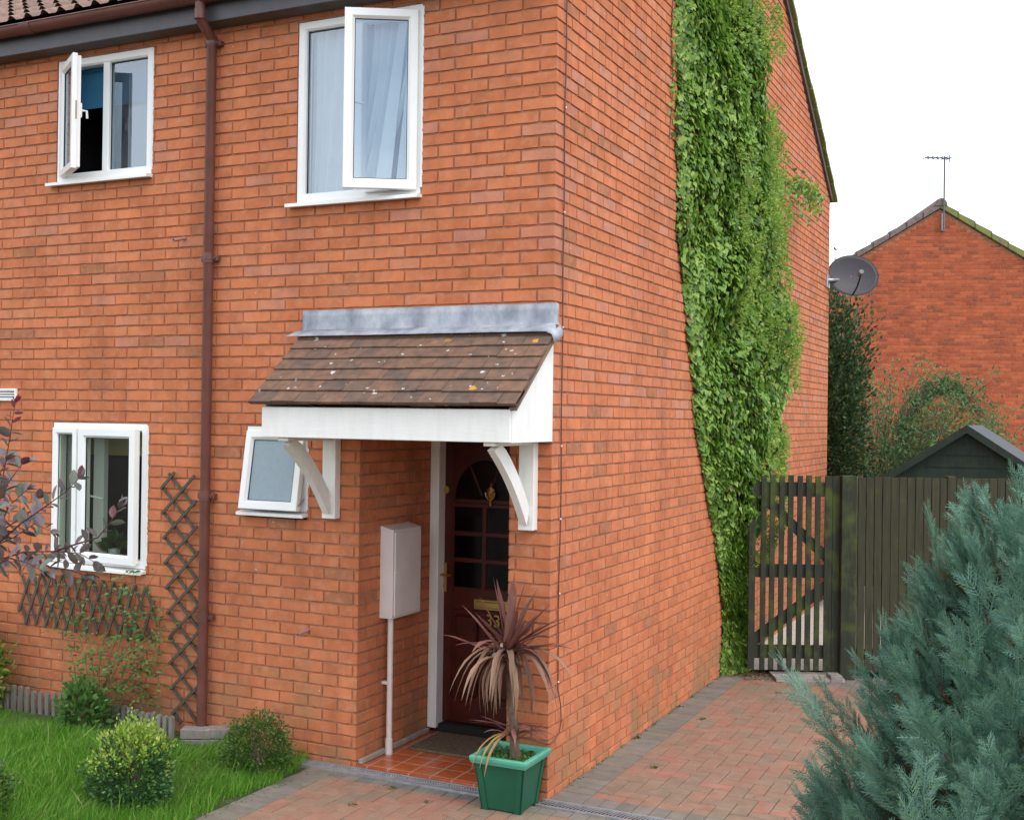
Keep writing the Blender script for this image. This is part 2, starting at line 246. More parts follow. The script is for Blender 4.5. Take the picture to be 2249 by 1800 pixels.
# ------------------------------------------------------------ mesh helpers
class MB:
    def __init__(s): s.v = []; s.f = []; s.t = []; s.mi = []; s.M = None
    def add(s, vs, fs, tint=None, mi=0):
        o = len(s.v)
        for q in vs:
            q = Vector(q)
            if s.M is not None: q = s.M @ q
            s.v.append(tuple(q))
        for f in fs: s.f.append(tuple(i + o for i in f)); s.t.append(tint if tint is not None else .5); s.mi.append(mi)
    def box(s, a, b, tint=None, mi=0):
        x0, y0, z0 = a; x1, y1, z1 = b
        s.add([(x0, y0, z0), (x1, y0, z0), (x1, y1, z0), (x0, y1, z0), (x0, y0, z1), (x1, y0, z1), (x1, y1, z1), (x0, y1, z1)],
              [(0, 3, 2, 1), (4, 5, 6, 7), (0, 1, 5, 4), (1, 2, 6, 5), (2, 3, 7, 6), (3, 0, 4, 7)], tint, mi)
    def cbox(s, a, b, c=.004, tint=None):       # box with chamfered edges
        x0, y0, z0 = a; x1, y1, z1 = b; vs = []; 
        import itertools
        idx = {}
        for ix, iy, iz in itertools.product((0, 1), repeat=3):
            X = (x0, x1)[ix]; Y = (y0, y1)[iy]; Z = (z0, z1)[iz]; dx = c if ix == 0 else -c; dy = c if iy == 0 else -c; dz = c if iz == 0 else -c
            idx[(ix, iy, iz, 0)] = len(vs); vs.append((X, Y + dy, Z + dz))
            idx[(ix, iy, iz, 1)] = len(vs); vs.append((X + dx, Y, Z + dz))
            idx[(ix, iy, iz, 2)] = len(vs); vs.append((X + dx, Y + dy, Z))
        fs = []
        for k in (0, 1):
            fs.append([idx[(k, a_, b_, 0)] for a_, b_ in ((0, 0), (1, 0), (1, 1), (0, 1))][::1 if k else -1])
            fs.append([idx[(a_, k, b_, 1)] for a_, b_ in ((0, 0), (0, 1), (1, 1), (1, 0))][::1 if k else -1])
            fs.append([idx[(a_, b_, k, 2)] for a_, b_ in ((0, 0), (1, 0), (1, 1), (0, 1))][::1 if k else -1])
        for p_ in itertools.product((0, 1), repeat=3): fs.append([idx[(*p_, i)] for i in range(3)])
        for a_, b_ in itertools.product((0, 1), repeat=2):
            fs.append([idx[(0, a_, b_, 1)], idx[(1, a_, b_, 1)], idx[(1, a_, b_, 2)], idx[(0, a_, b_, 2)]])
            fs.append([idx[(a_, 0, b_, 0)], idx[(a_, 1, b_, 0)], idx[(a_, 1, b_, 2)], idx[(a_, 0, b_, 2)]])
            fs.append([idx[(a_, b_, 0, 0)], idx[(a_, b_, 1, 0)], idx[(a_, b_, 1, 1)], idx[(a_, b_, 0, 1)]])
        s.add(vs, fs, tint)
    def tube(s, pts, r, n=8, tint=None, caps=True):
        pts = [Vector(p) for p in pts]; rs = r if isinstance(r, (list, tuple)) else [r] * len(pts)
        vs = []; up = None
        for i, p in enumerate(pts):
            d = (pts[min(i + 1, len(pts) - 1)] - pts[max(i - 1, 0)]).normalized()
            if up is None: up = Vector((0, 0, 1)) if abs(d.z) < .9 else Vector((1, 0, 0))
            x = d.cross(up).normalized(); up = x.cross(d).normalized()
            for k in range(n):
                a = 2 * PI * k / n; vs.append(p + (x * math.cos(a) + up * math.sin(a)) * rs[i])
        fs = [(i * n + k, i * n + (k + 1) % n, (i + 1) * n + (k + 1) % n, (i + 1) * n + k) for i in range(len(pts) - 1) for k in range(n)]
        if caps: fs += [tuple(range(n))[::-1], tuple(range((len(pts) - 1) * n, len(pts) * n))]
        s.add(vs, fs, tint)
    def extr(s, poly, axis, a, b, tint=None):   # polygon of 2-D points extruded along an axis ('x': poly=(y,z), 'y': poly=(x,z))
        n = len(poly)
        mk = (lambda p, t: (t, p[0], p[1])) if axis == 'x' else ((lambda p, t: (p[0], t, p[1])) if axis == 'y' else (lambda p, t: (p[0], p[1], t)))
        vs = [mk(p, a) for p in poly] + [mk(p, b) for p in poly]
        s.add(vs, [tuple(range(n)), tuple(range(2 * n - 1, n - 1, -1))] + [(i, i + n, (i + 1) % n + n, (i + 1) % n) for i in range(n)], tint)
    def ring(s, x0, x1, z0, z1, wd, yf, yb, ch=.012, tint=None):     # mitred frame in the x-z plane, front at yf
        L = []
        for (e, y) in ((0, yb), (0, yf + .003), (.004, yf), (wd - ch, yf), (wd, yf + ch), (wd, yb)):
            L.append([(x0 + e, y, z0 + e), (x1 - e, y, z0 + e), (x1 - e, y, z1 - e), (x0 + e, y, z1 - e)])
        vs = [p for l in L for p in l]; fs = []
        m = len(L)
        for i in range(m):
            for k in range(4): fs.append((i * 4 + k, i * 4 + (k + 1) % 4, ((i + 1) % m) * 4 + (k + 1) % 4, ((i + 1) % m) * 4 + k))
        s.add(vs, fs, tint)
    def build(s, name, mat, parent=None, smooth=False, stuff=False):
        me = bpy.data.meshes.new(name); me.from_pydata(s.v, [], s.f)
        mats = mat if isinstance(mat, (list, tuple)) else [mat]
        for m in mats: me.materials.append(m)
        if len(mats) > 1: me.polygons.foreach_set('material_index', s.mi)
        at = me.attributes.new('tint', 'FLOAT_COLOR', 'FACE')
        at.data.foreach_set('color', np.repeat(np.array(s.t, dtype=np.float32), 4))
        me.validate(); me.update()
        import bmesh
        b = bmesh.new(); b.from_mesh(me); bmesh.ops.recalc_face_normals(b, faces=b.faces) if len(s.f) < 60000 else None; b.to_mesh(me); b.free()
        if smooth:
            me.polygons.foreach_set('use_smooth', [True] * len(me.polygons))
            me.set_sharp_from_angle(angle=math.radians(40))
        o = bpy.data.objects.new(name, me); COL.objects.link(o)
        if parent: o.parent = parent
        return o
def empty(name, loc=(0, 0, 0)):
    o = bpy.data.objects.new(name, None); o.empty_display_size = .1; COL.objects.link(o); return o
def tag(o, label=None, cat=None, group=None, kind=None):
    if label: o['label'] = label
    if cat: o['category'] = cat
    if group: o['group'] = group
    if kind: o['kind'] = kind
    return o
def np_mesh(name, V, faces, mat, parent=None, smooth=False):
    """V (n,3) array; faces list of (m,k) index arrays"""
    me = bpy.data.meshes.new(name); me.vertices.add(len(V)); me.vertices.foreach_set('co', V.astype(np.float32).ravel())
    loops = np.concatenate([f.ravel() for f in faces]); tot = np.concatenate([np.full(len(f), f.shape[1]) for f in faces])
    st = np.concatenate([[0], np.cumsum(tot)[:-1]])
    me.loops.add(len(loops)); me.loops.foreach_set('vertex_index', loops.astype(np.int32))
    me.polygons.add(len(tot)); me.polygons.foreach_set('loop_start', st.astype(np.int32)); me.polygons.foreach_set('loop_total', tot.astype(np.int32))
    me.update(calc_edges=True); me.materials.append(mat)
    if smooth: me.polygons.foreach_set('use_smooth', [True] * len(tot))
    o = bpy.data.objects.new(name, me); COL.objects.link(o)
    if parent: o.parent = parent
    return o
def frames(d, n):
    """d: tip directions, n: approx normals -> (N,3,3) with columns x(side), y(tip), z(normal)"""
    d = d / np.linalg.norm(d, axis=1, keepdims=True)
    x = np.cross(d, n); x /= np.linalg.norm(x, axis=1, keepdims=True) + 1e-9; z = np.cross(x, d)
    return np.stack([x, d, z], axis=2)
def scatter(name, tv, tf, P, d, n, sc, mat, parent=None, wsc=None):
    tv = np.array(tv, float); M = frames(np.asarray(d, float), np.asarray(n, float)); sc = np.asarray(sc, float)
    loc = tv[None] * sc[:, None, None]
    if wsc is not None: loc[:, :, 0] *= np.asarray(wsc)[:, None]
    V = np.einsum('nij,nkj->nki', M, loc) + np.asarray(P)[:, None, :]
    k = len(tv); off = (np.arange(len(P)) * k)[:, None, None]
    groups = {}
    for f in tf: groups.setdefault(len(f), []).append(f)
    faces = [(np.array(g)[None] + off).reshape(-1, L) for L, g in groups.items()]
    return np_mesh(name, V.reshape(-1, 3), faces, mat, parent)
IV = [(0, 0, 0), (.34, -.12, .05), (.60, .18, .07), (.36, .46, .06), (0, .92, -.06), (-.36, .46, .06), (-.60, .18, .07), (-.34, -.12, .05)]; IVF = [(0, 1, 2, 3, 4), (0, 4, 5, 6, 7)]
OV = [(0, 0, 0), (.22, .25, .05), (.26, .55, .05), (0, 1, -.06), (-.26, .55, .05), (-.22, .25, .05)]; OVF = [(0, 1, 2, 3), (0, 3, 4, 5)]
SM = [(0, 0, 0), (.3, .5, .06), (0, 1, 0), (-.3, .5, .06)]; SMF = [(0, 1, 2), (0, 2, 3)]
def unit(n): v = RNG.normal(size=(n, 3)); return v / np.linalg.norm(v, axis=1, keepdims=True)

# ------------------------------------------------------------ brickwork
CZ = 61.55; CH = .075
def bricks(mb, org, ud, nd, u0, u1, z0, z1, holes=(), first='std', inset0=True, zero=0, depth=.012, top=None, seg=4, kc=True, tfun=None):
    """courses of single bricks; u runs from the corner; top: function u->max z"""
    org = Vector(org); ud = Vector(ud); nd = Vector(nd)
    r0 = int(math.floor(CZ - z1 / CH)) - 1; r1 = int(math.ceil(CZ - z0 / CH)) + 1
    for r in range(r0, r1):
        zt = (CZ - r) * CH - .0048; zb = (CZ - r - 1) * CH + .0048
        if zt > z1 + .004: zt = z1
        if zb < z0: zb = z0
        if zt - zb < .012: continue
        zc = (zt + zb) / 2; head = (r % 2 == 0) if first == 'std' else (r % 2 == 1)
        edges = [0]; e = .1075 if head else .2225
        while e < u1 + .3: edges.append(e); e += .225
        for i in range(len(edges) - 1):
            a = edges[i] + (.0042 if i else 0); b = edges[i + 1] - .0042
            a = max(a, u0); b = min(b, u1)
            if b - a < .015: continue
            spans = [(a, b)]
            for (hu0, hu1, hz0, hz1) in holes:
                if hz0 + .004 < zc < hz1 - .004:
                    ns = []
                    for s0, s1 in spans:
                        if hu1 <= s0 or hu0 >= s1: ns.append((s0, s1)); continue
                        if hu0 - s0 > .018: ns.append((s0, hu0))
                        if s1 - hu1 > .018: ns.append((hu1, s1))
                    spans = ns
            for s0, s1 in spans:
                zt_ = zt
                if top is not None:
                    m = min(top(s0), top(s1))
                    if m < zb + .01: continue
                    zt_ = min(zt, m)
                h = random.random()
                if i == 0 and kc: h = (math.sin(r * 12.9898 + 3.1) * 43758.5453) % 1.0
                if tfun: h = tfun(h, zc)
                j = lambda m=.0011: random.uniform(-m, m)
                dd = random.uniform(-.0012, .0012); cr = .0028
                c0 = 0 if (i == 0 and s0 == 0) else cr
                cols = [s0 + (s1 - s0) * q / seg for q in range(seg + 1)]
                vs = []
                for ring_ in (0, 1, 2, 3):
                    for q, cu in enumerate(cols):
                        cu2 = cu
                        if ring_ in (1, 2): cu2 = cu + (c0 if q == 0 else (-cr if q == seg else j(.002)))
                        z_ = {0: zb, 1: zb + cr, 2: zt_ - cr, 3: zt_}[ring_] + j(.0019)
                        dp = dd if ring_ in (1, 2) else -depth
                        if i == 0 and s0 == 0 and q == 0: dp = 0 if ring_ in (1, 2) else -.003; cu2 = 0
                        vs.append(org + ud * cu2 + nd * dp + Vector((0, 0, z_)))
                L = seg + 1; fs = [(g * L + q, g * L + q + 1, (g + 1) * L + q + 1, (g + 1) * L + q) for g in range(3) for q in range(seg)]
                # end caps
                o = len(vs)
                if not (i == 0 and s0 == 0):
                    vs += [org + ud * s0 + nd * -depth + Vector((0, 0, zb)), org + ud * s0 + nd * -depth + Vector((0, 0, zt_))]
                    fs.append((0, L, 2 * L, 3 * L))
                fs.append((seg, 3 * L + seg, 2 * L + seg, L + seg))
                mb.add(vs, fs, h)

# openings in the front wall as (u0,u1,z0,z1) with u=-x
W1 = (.905, 1.835, 3.56, 4.757); W2 = (3.06, 3.96, 3.85, 4.757); WG = (3.06, 3.955, 1.08, 2.135); WC = (1.715, 2.205, 1.53, 2.135)
PORCH = (.27, 1.31, -.2, 2.10)
house = tag(empty('brick_house'), 'orange brick house with white windows, tiled porch canopy and ivy on its gable side', 'house')
def zt(h, z):
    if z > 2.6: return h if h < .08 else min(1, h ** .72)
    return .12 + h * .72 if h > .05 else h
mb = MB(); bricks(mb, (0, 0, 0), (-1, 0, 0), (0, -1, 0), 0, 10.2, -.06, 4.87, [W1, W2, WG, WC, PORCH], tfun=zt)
# mortar sheet behind, cut round the openings
def sheet(mb, xs, zs, holes, y, mi=1):
    for i in range(len(xs) - 1):
        for k in range(len(zs) - 1):
            cx = (xs[i] + xs[i + 1]) / 2; cz = (zs[k] + zs[k + 1]) / 2
            if any(-h[1] < cx < -h[0] and h[2] < cz < h[3] for h in holes): continue
            mb.add([(xs[i], y, zs[k]), (xs[i + 1], y, zs[k]), (xs[i + 1], y, zs[k + 1]), (xs[i], y, zs[k + 1])], [(0, 1, 2, 3)], .5, mi)
H = [W1, W2, WG, WC, PORCH]
xs = sorted({-10.2, 0} | {-h[i] for h in H for i in (0, 1)}); zs = sorted({-.3, 4.95} | {h[i] for h in H for i in (2, 3)} - {-.2})
sheet(mb, xs, zs, H, .0085)
for h in (W1, W2, WG, WC):       # brick reveals
    a, b, c, d = -h[1], -h[0], h[2], h[3]
    for q in ([(a, .006, c), (a, .10, c), (a, .10, d), (a, .006, d)], [(b, .006, c), (b, .10, c), (b, .10, d), (b, .006, d)], [(a, .006, d), (b, .006, d), (b, .10, d), (a, .10, d)], [(a, .006, c), (b, .006, c), (b, .10, c), (a, .10, c)]):
        mb.add(q, [(0, 1, 2, 3)], .5, 1)
mb.build('front_wall', [BR, MORT], house)
# gable wall
APY, APZ, EVZ, DEP = 4.33, 7.53, 5.02, 8.6
gtop = lambda u: (EVZ + .03 + (APZ - EVZ) * (u / APY)) if u < APY else (EVZ + .03 + (APZ - EVZ) * ((DEP - u) / (DEP - APY)))
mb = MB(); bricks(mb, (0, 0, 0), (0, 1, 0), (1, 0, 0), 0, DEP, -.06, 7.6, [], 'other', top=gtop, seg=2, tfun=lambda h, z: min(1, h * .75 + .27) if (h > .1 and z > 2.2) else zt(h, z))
mb.add([(-.0085, 0, -.3), (-.0085, DEP, -.3), (-.0085, DEP, EVZ), (-.0085, APY, APZ), (-.0085, 0, EVZ)], [(0, 1, 2, 3, 4)], .5, 1)
mb.build('side_wall', [BR, MORT], house)
mb = MB(); mb.add([(-10.2, DEP, -.3), (0, DEP, -.3), (0, DEP, EVZ), (-10.2, DEP, EVZ)], [(0, 1, 2, 3)]); mb.add([(-10.2, 0.02, -.3), (-10.2, DEP, -.3), (-10.2, DEP, EVZ), (-10.2, APY, APZ), (-10.2, .02, EVZ)], [(0, 1, 2, 3, 4)])
mb.build('rear_wall', BR, house)
# porch recess
PD = .97
mb = MB(); bricks(mb, (-1.31, 0, 0), (0, 1, 0), (1, 0, 0), 0, PD, -.02, 2.12, [], 'std', kc=False, tfun=zt)
bricks(mb, (-.27, 0, 0), (0, 1, 0), (-1, 0, 0), 0, PD, -.02, 2.12, [], 'std', kc=False, tfun=zt)
mb.add([(-1.316, 0, -.1), (-1.316, PD + .1, -.1), (-1.316, PD + .1, 2.3), (-1.316, 0, 2.3)], [(0, 1, 2, 3)], .5, 1)
mb.add([(-.264, 0, -.1), (-.264, PD + .1, -.1), (-.264, PD + .1, 2.3), (-.264, 0, 2.3)], [(0, 1, 2, 3)], .5, 1)
mb.build('porch_wall', [BR, MORT], house)
mb = MB(); mb.box((-1.33, .004, 2.10), (-.25, PD + .12, 2.13)); mb.build('porch_ceiling', PAINT, house)
mb = MB(); mb.box((-1.31, .0, -.06), (-.27, PD - .03, .022)); mb.build('porch_floor', QUARRY, house)
mb = MB(); mb.cbox((-1.305, .012, .0235), (-1.275, PD - .1, .055), .004); mb.build('mortar_fillet', CONC, house)
mb = MB(); mb.cbox((-1.30, PD - .05, .02), (-.28, PD + .1, .075), .006); mb.build('door_step', DARK, house)
# rooms behind the windows
def room(name, a, b, c, d, dep, m, p=.35):
    mb = MB()
    x0, x1, z0, z1, y0, y1 = -b - p, -a + .35, c - .35, d + .05, .105, dep
    mb.add([(x0, y0, z0), (x1, y0, z0), (x1, y0, z1), (x0, y0, z1), (x0, y1, z0), (x1, y1, z0), (x1, y1, z1), (x0, y1, z1)], [(4, 5, 6, 7), (0, 1, 5, 4), (1, 2, 6, 5), (2, 3, 7, 6), (3, 0, 4, 7)])
    return mb.build(name, m, house)
room('bedroom_interior', *W1, 1.2, ROOM); room('bathroom_interior', *W2, 1.2, ROOM); room('kitchen_interior', *WG, 1.4, ROOMY, 1.7)
mb = MB(); mb.cbox((-5.6, .78, .75), (-3.9, 1.36, 1.86), .01); mb.build('kitchen_cupboard', ROOM, house)
mb = MB(); mb.box((-5.6, .50, 1.885), (-3.2, 1.39, 2.18)); mb.build('added_yellow_wall', ROOMY, house); room('cloakroom_interior', *WC, .8, ROOM)  # added box: yellow wall top brought near the window to catch more light

# ------------------------------------------------------------ roof, gutter, pipe
OV_, EZ, SL = -.21, 5.0, (7.63 - 5.0) / (APY + .21)
mb = MB(); cl = .32; crs = 16; ln = math.hypot(APY - OV_, 7.63 - EZ); cr_, sn_ = (APY - OV_) / ln, (7.63 - EZ) / ln
X0, X1 = -10.2, .03; nx = int((X1 - X0) / .016)
def hump(x, a, f):
    ph = ((x + 10) % .16) / .16; q = abs(ph - .5) / .26
    return a * (math.cos(q * PI / 2) if q < 1 else 0) + f
for k in range(crs):
    s0 = k * cl - .02; s1 = min(s0 + cl + .07, ln); vs = []
    if s0 > ln - .1: break
    tn = random.random()
    for (s, a, f) in ((s0, .034, .022), (s0 + .5 * (s1 - s0), .026, .014), (s1, .020, .002)):
        for i in range(nx + 1):
            x = X0 + (X1 - X0) * i / nx; h = hump(x, a, f)
            vs.append((x, OV_ + s * cr_ - h * sn_, EZ + s * sn_ + h * cr_))
    L = nx + 1; fs = [(g * L + i, g * L + i + 1, (g + 1) * L + i + 1, (g + 1) * L + i) for g in (0, 1) for i in range(nx)]
    mb.add(vs, fs, .5)
for i in range(len(mb.t)): mb.t[i] = random.choice((.2, .5, .8)) if i % 19 == 0 else (mb.t[i - 1] if i else .5)
roof = mb.build('roof', RTILE, house, smooth=True)
mb = MB(); mb.add([(X0, APY, 7.63), (X1, APY, 7.63), (X1, DEP + .2, EZ), (X0, DEP + .2, EZ)], [(0, 1, 2, 3)]); mb.add([(X0, APY, 7.60), (X1, APY, 7.60), (X1, OV_ + .05, EZ - .01), (X0, OV_ + .05, EZ - .01)], [(0, 1, 2, 3)]); mb.build('rear_slope', RTILE, roof)
mb = MB()
for sgn, ye in ((1, OV_), (-1, DEP + .2)):
    L2 = abs(APY - ye); n = int(math.hypot(L2, 2.63) / .33)
    for k in range(n + 1):
        a = k / (n + 1); b = (k + 1.12) / (n + 1); b = min(b, 1)
        y0 = ye + sgn * L2 * a; y1 = ye + sgn * L2 * b; z0 = EZ + 2.63 * a; z1 = EZ + 2.63 * b
        rj = random.uniform(-.006, .006)
        lift = .052 + rj
        vs = [(-.12, y0, z0 + lift), (.062 + rj, y0, z0 + lift - .012), (.066 + rj, y0, z0 - .03), (-.12, y0, z0 - .03), (-.12, y1, z1 + lift - .026), (.062 + rj, y1, z1 + lift - .038), (.066 + rj, y1, z1 - .045), (-.12, y1, z1 - .045)]
        mb.add(vs, [(0, 1, 2, 3), (4, 7, 6, 5), (0, 4, 5, 1), (1, 5, 6, 2), (2, 6, 7, 3), (3, 7, 4, 0)], random.random())
mb.build('verge', VERGE, roof)
mb = MB()   # bedding under verge
for sgn, ye in ((1, -.02), (-1, DEP + .02)):
    mb.extr([(ye, EZ + .02), (ye, EZ - .05), (APY, 7.50), (APY, 7.61)], 'x', -.04, .028)
mb.build('verge_bedding', plain('dark_bedding', (.11, .085, .07), .95, .3), roof)
mb = MB(); mb.cbox((-10.2, -.145, 4.80), (.02, -.125, 4.985), .002); mb.build('fascia_board', FASC, house)
mb = MB(); mb.box((-10.2, -.125, 4.80), (.02, .0, 4.812)); mb.build('soffit', SOFF, house)
mb = MB(); mb.box((-.02, -.145, 4.795), (.022, .0, 5.03)); mb.build('box_end', FASC, house)
# half-round gutter
g = MB(); vs = []; n = 10; ro, ri, gy, gz = .058, .053, -.205, 4.965
prof = [(gy + ro * math.cos(PI + PI * i / n), gz + ro * math.sin(PI + PI * i / n)) for i in range(n + 1)] + [(gy + ri * math.cos(2 * PI - PI * i / n), gz + ri * math.sin(2 * PI - PI * i / n)) for i in range(n + 1)]
m_ = len(prof)
for x in (-10.2, .05): vs += [(x, p[0], p[1]) for p in prof]
g.add(vs, [(i, (i + 1) % m_, (i + 1) % m_ + m_, i + m_) for i in range(m_)])
g.tube([(-10.2, gy - ro, gz), (.05, gy - ro, gz)], .006, 6)
for x in (-4.02, -2.47): 
    g.extr([(gy + (ro + .005) * math.cos(PI + PI * i / n), gz + (ro + .005) * math.sin(PI + PI * i / n)) for i in range(n + 1)], 'x', x - .05, x + .05)
g.build('gutter', PIPE, house, smooth=True)
mb = MB(); px, py = -2.50, -.052
mb.tube([(-2.47, -.205, 4.93), (-2.47, -.205, 4.83), (-2.472, -.195, 4.80), (-2.495, -.07, 4.725), (px, py, 4.69), (px, py, .13)], .034, 16)
for z in (4.83, 4.70, 3.25, 1.66, .85): mb.tube([((px if z < 4.8 else -2.47), (py if z < 4.8 else -.205), z + .035), ((px if z < 4.8 else -2.47), (py if z < 4.8 else -.205), z - .03)], .0385, 16)
dp = mb.build('downpipe', PIPE, house, smooth=True)
for z in (4.69, 3.25, 1.66, .85):
    mb = MB(); mb.tube([(px, py, z + .012), (px, py, z - .012)], .0415, 16); mb.cbox((px + .03, -.05, z - .018), (px + .068, -.008, z + .018), .004); mb.cbox((px - .068, -.05, z - .018), (px - .03, -.008, z + .018), .004); mb.tube([(px + .055, -.062, z), (px + .055, -.048, z)], .007, 8)
    mb.build('pipe_clip', PIPE, dp)

# ------------------------------------------------------------ windows
def pane(parent, x0, x1, z0, z1, y, mat, M=None):
    mb = MB(); mb.M = M; mb.box((x0, y, z0), (x1, y + .006, z1)); return mb.build('pane', mat, parent)
def gasket(parent, x0, x1, z0, z1, y, M=None):
    mb = MB(); mb.M = M; mb.ring(x0, x1, z0, z1, .004, y, y + .01, .001); return mb.build('gasket', RUB, parent)
def win_frame(h, label, mull=None, zb=None, sill=True, sx=(.0, .0)):
    a, b, c, d = -h[1], -h[0], h[2], h[3]; zb = zb or c + .025
    mb = MB(); mb.ring(a + .003, b - .003, zb, d - .002, .058, .006, .075)
    if mull:
        mb.cbox((mull - .03, .010, zb + .05), (mull + .03, .07, d - .055), .006)
    w_ = mb.build('window', UPVC, house); w_['label'] = label
    mb = MB(); mb.extr([(.07, zb + .001), (-.055, zb - .012), (-.06, zb - .016), (-.06, zb - .034), (-.052, zb - .036), (-.045, zb - .03), (.07, zb - .03)], 'x', a - sx[0], b - sx[1])
    mb.build('sill', UPVC, w_)
    return w_
def sash(w_, wd, ht, M, glassm, thick=.06, fw=.062):
    """sash in local coords: x 0..wd, z 0..ht, front at y=0"""
    mb = MB(); mb.M = M; mb.ring(0, wd, 0, ht, fw, 0, thick * .55, .016); mb.ring(.012, wd - .012, .012, ht - .012, fw - .012, thick * .56, thick, .004)
    s = mb.build('sash', UPVC, w_)
    pane(s, fw - .002, wd - fw + .002, fw - .002, ht - fw + .002, .022, glassm, M); gasket(s, fw, wd - fw, fw, ht - fw, .017, M)
    return s
def Tz(x, y, z, ang): return Matrix.Translation((x, y, z)) @ Matrix.Rotation(ang, 4, 'Z')
# window 1 (tall, right casement open, hinged right)
w1 = win_frame(W1, 'tall upper window with net curtains and its right casement open', -1.375, sx=(.045, -.012))
pane(w1, -1.775, -1.40, 3.64, 4.70, .040, GLU); gasket(w1, -1.776, -1.403, 3.642, 4.697, .034)
M = Matrix.Translation((-.925, -.012, 3.607)) @ Matrix.Rotation(math.radians(29), 4, 'Z') @ Matrix.Translation((-.452, 0, 0))
s = sash(w1, .452, 1.108, M, GLU)
mb = MB(); mb.M = M; mb.cbox((.018, .06, .50), (.042, .075, .60), .003); mb.tube([(.03, .085, .55), (.12, .10, .545)], .007, 8); mb.build('handle', UPVC, s)
for z in (3.612,):
    mb = MB(); mb.box((-1.30, -.012, z), (-1.02, .02, z + .008)); mb.build('hinge', STEELG, w1)
# curtains
mb = MB(); nxx, nzz = 90, 14; vs = []
for kz in range(nzz + 1):
    f = kz / nzz; z = 3.60 + 1.12 * f
    for i in range(nxx + 1):
        q = i / nxx; xr = -1.0 - .30 * (1 - f) ** 1.6; x = -1.80 + (xr + 1.80) * q
        vs.append((x, .125 + .024 * math.sin(q * 62 + 2 * math.sin(q * 9)) + .01 * math.sin(q * 23 + f * 2), z))
L = nxx + 1; mb.add(vs, [(g_ * L + i, g_ * L + i + 1, (g_ + 1) * L + i + 1, (g_ + 1) * L + i) for g_ in range(nzz) for i in range(nxx)])
mb.build('curtain', CURT, w1, smooth=True)
for (xa, xb, xc, xd) in ((-1.12, -1.06, -1.30, -1.18), (-1.02, -.96, -1.14, -1.04)):
    mb = MB(); mb.extr([(xa, 4.72), (xb, 4.72), (xd, 3.6), (xc, 3.6)], 'y', .085, .09); mb.build('curtain', CURT, w1)
# window 2 (left casement open, hinged left)
w2 = win_frame(W2, 'small upper window with blue blind and left casement swung open', -3.50, sx=(.045, -.01))
pane(w2, -3.47, -3.115, 3.93, 4.70, .040, GLU); gasket(w2, -3.472, -3.117, 3.932, 4.698, .034)
M = Tz(-3.915, -.014, 3.905, math.radians(-33)); s = sash(w2, .43, .80, M, GLU)
mb = MB(); mb.M = M; mb.cbox((.39, .058, .36), (.414, .072, .46), .003); mb.tube([(.402, .07, .41), (.402, .105, .41), (.402, .108, .36)], .009, 8); mb.build('handle', UPVC, s)
mb = MB(); mb.M = M; mb.box((.4301, .022, .34), (.4318, .034, .47)); mb.build('lock_strip', plain('tarnished_steel', (.34, .27, .20), .5), s)
mb = MB(); mb.box((-3.90, .12, 4.42), (-3.10, .124, 4.70)); mb.tube([(-3.92, .11, 4.70), (-3.08, .11, 4.70)], .018, 10); mb.build('blind', BLUE, w2)
mb = MB(); mb.box((-3.42, .15, 3.88), (-3.09, .154, 4.70)); mb.build('curtain', FROST, w2)
# ground window (right casement ajar)
wg = win_frame(WG, 'ground floor window above the low trellis, right casement ajar', -3.70, zb=1.125, sx=(.03, -.008))
mb = MB(); mb.ring(-3.945, -3.715, 1.15, 2.095, .045, -.012, .03, .012); sg = mb.build('sash', UPVC, wg)
pane(sg, -3.902, -3.758, 1.19, 2.05, .012, GLD); gasket(sg, -3.902, -3.758, 1.193, 2.052, .006)
M = Tz(-3.692, -.016, 1.15, math.radians(-4.5)); s = sash(wg, .575, .945, M, GLD, fw=.066)
mb = MB(); mb.M = M; mb.cbox((.014, .062, .40), (.04, .075, .50), .003); mb.tube([(.03, .08, .46), (.16, .095, .44)], .007, 8); mb.build('handle', UPVC, s)
mb = MB(); mb.box((-3.93, .12, 1.10), (-3.86, .14, 2.10)); mb.box((-3.71, .16, 1.1), (-3.61, .20, 2.12)); mb.build('blind', UPVC, wg)
mb = MB(); mb.box((-3.95, .10, 1.10), (-3.06, .32, 1.125)); mb.build('inner_sill', UPVC, wg)
# cloakroom window (top hung, ajar)
wc = win_frame(WC, 'small cloakroom window of obscured glass propped open under the canopy', None, zb=1.585, sx=(.03, -.01))
M = Matrix.Translation((-2.195, -.012, 2.105)) @ Matrix.Rotation(math.radians(-9), 4, 'X') @ Matrix.Translation((0, 0, -.515))
s = sash(wc, .462, .515, M, OBSC, fw=.058)
mb = MB(); mb.add([(-1.735, .0, 1.66), (-1.732, .0, 1.66), (-1.732, -.07, 1.62), (-1.735, -.07, 1.62), (-1.735, .0, 1.675), (-1.732, 0, 1.675), (-1.732, -.07, 1.635), (-1.735, -.07, 1.635)], [(0, 3, 2, 1), (4, 5, 6, 7), (0, 1, 5, 4), (1, 2, 6, 5), (2, 3, 7, 6), (3, 0, 4, 7)]); mb.build('stay', STEELG, wc)
# ragged sealant strips beside the frames
for (x, z0, z1, pw) in ((-.900, 3.62, 4.75, w1), (-3.055, 3.9, 4.75, w2), (-3.052, 1.15, 2.13, wg), (-1.710, 1.60, 2.0, wc)):
    mb = MB(); z = z0; vs = []
    while z < z1: vs.append((x, z)); z += .018
    for i in range(len(vs) - 1):
        w0 = .004 + .006 * (noise.noise(Vector((x * 9, 0, vs[i][1] * 40))) + .6)
        mb.box((x - .006, -.004, vs[i][1]), (x + w0, .004, vs[i + 1][1]))
    mb.build('sealant', PAINT, pw)

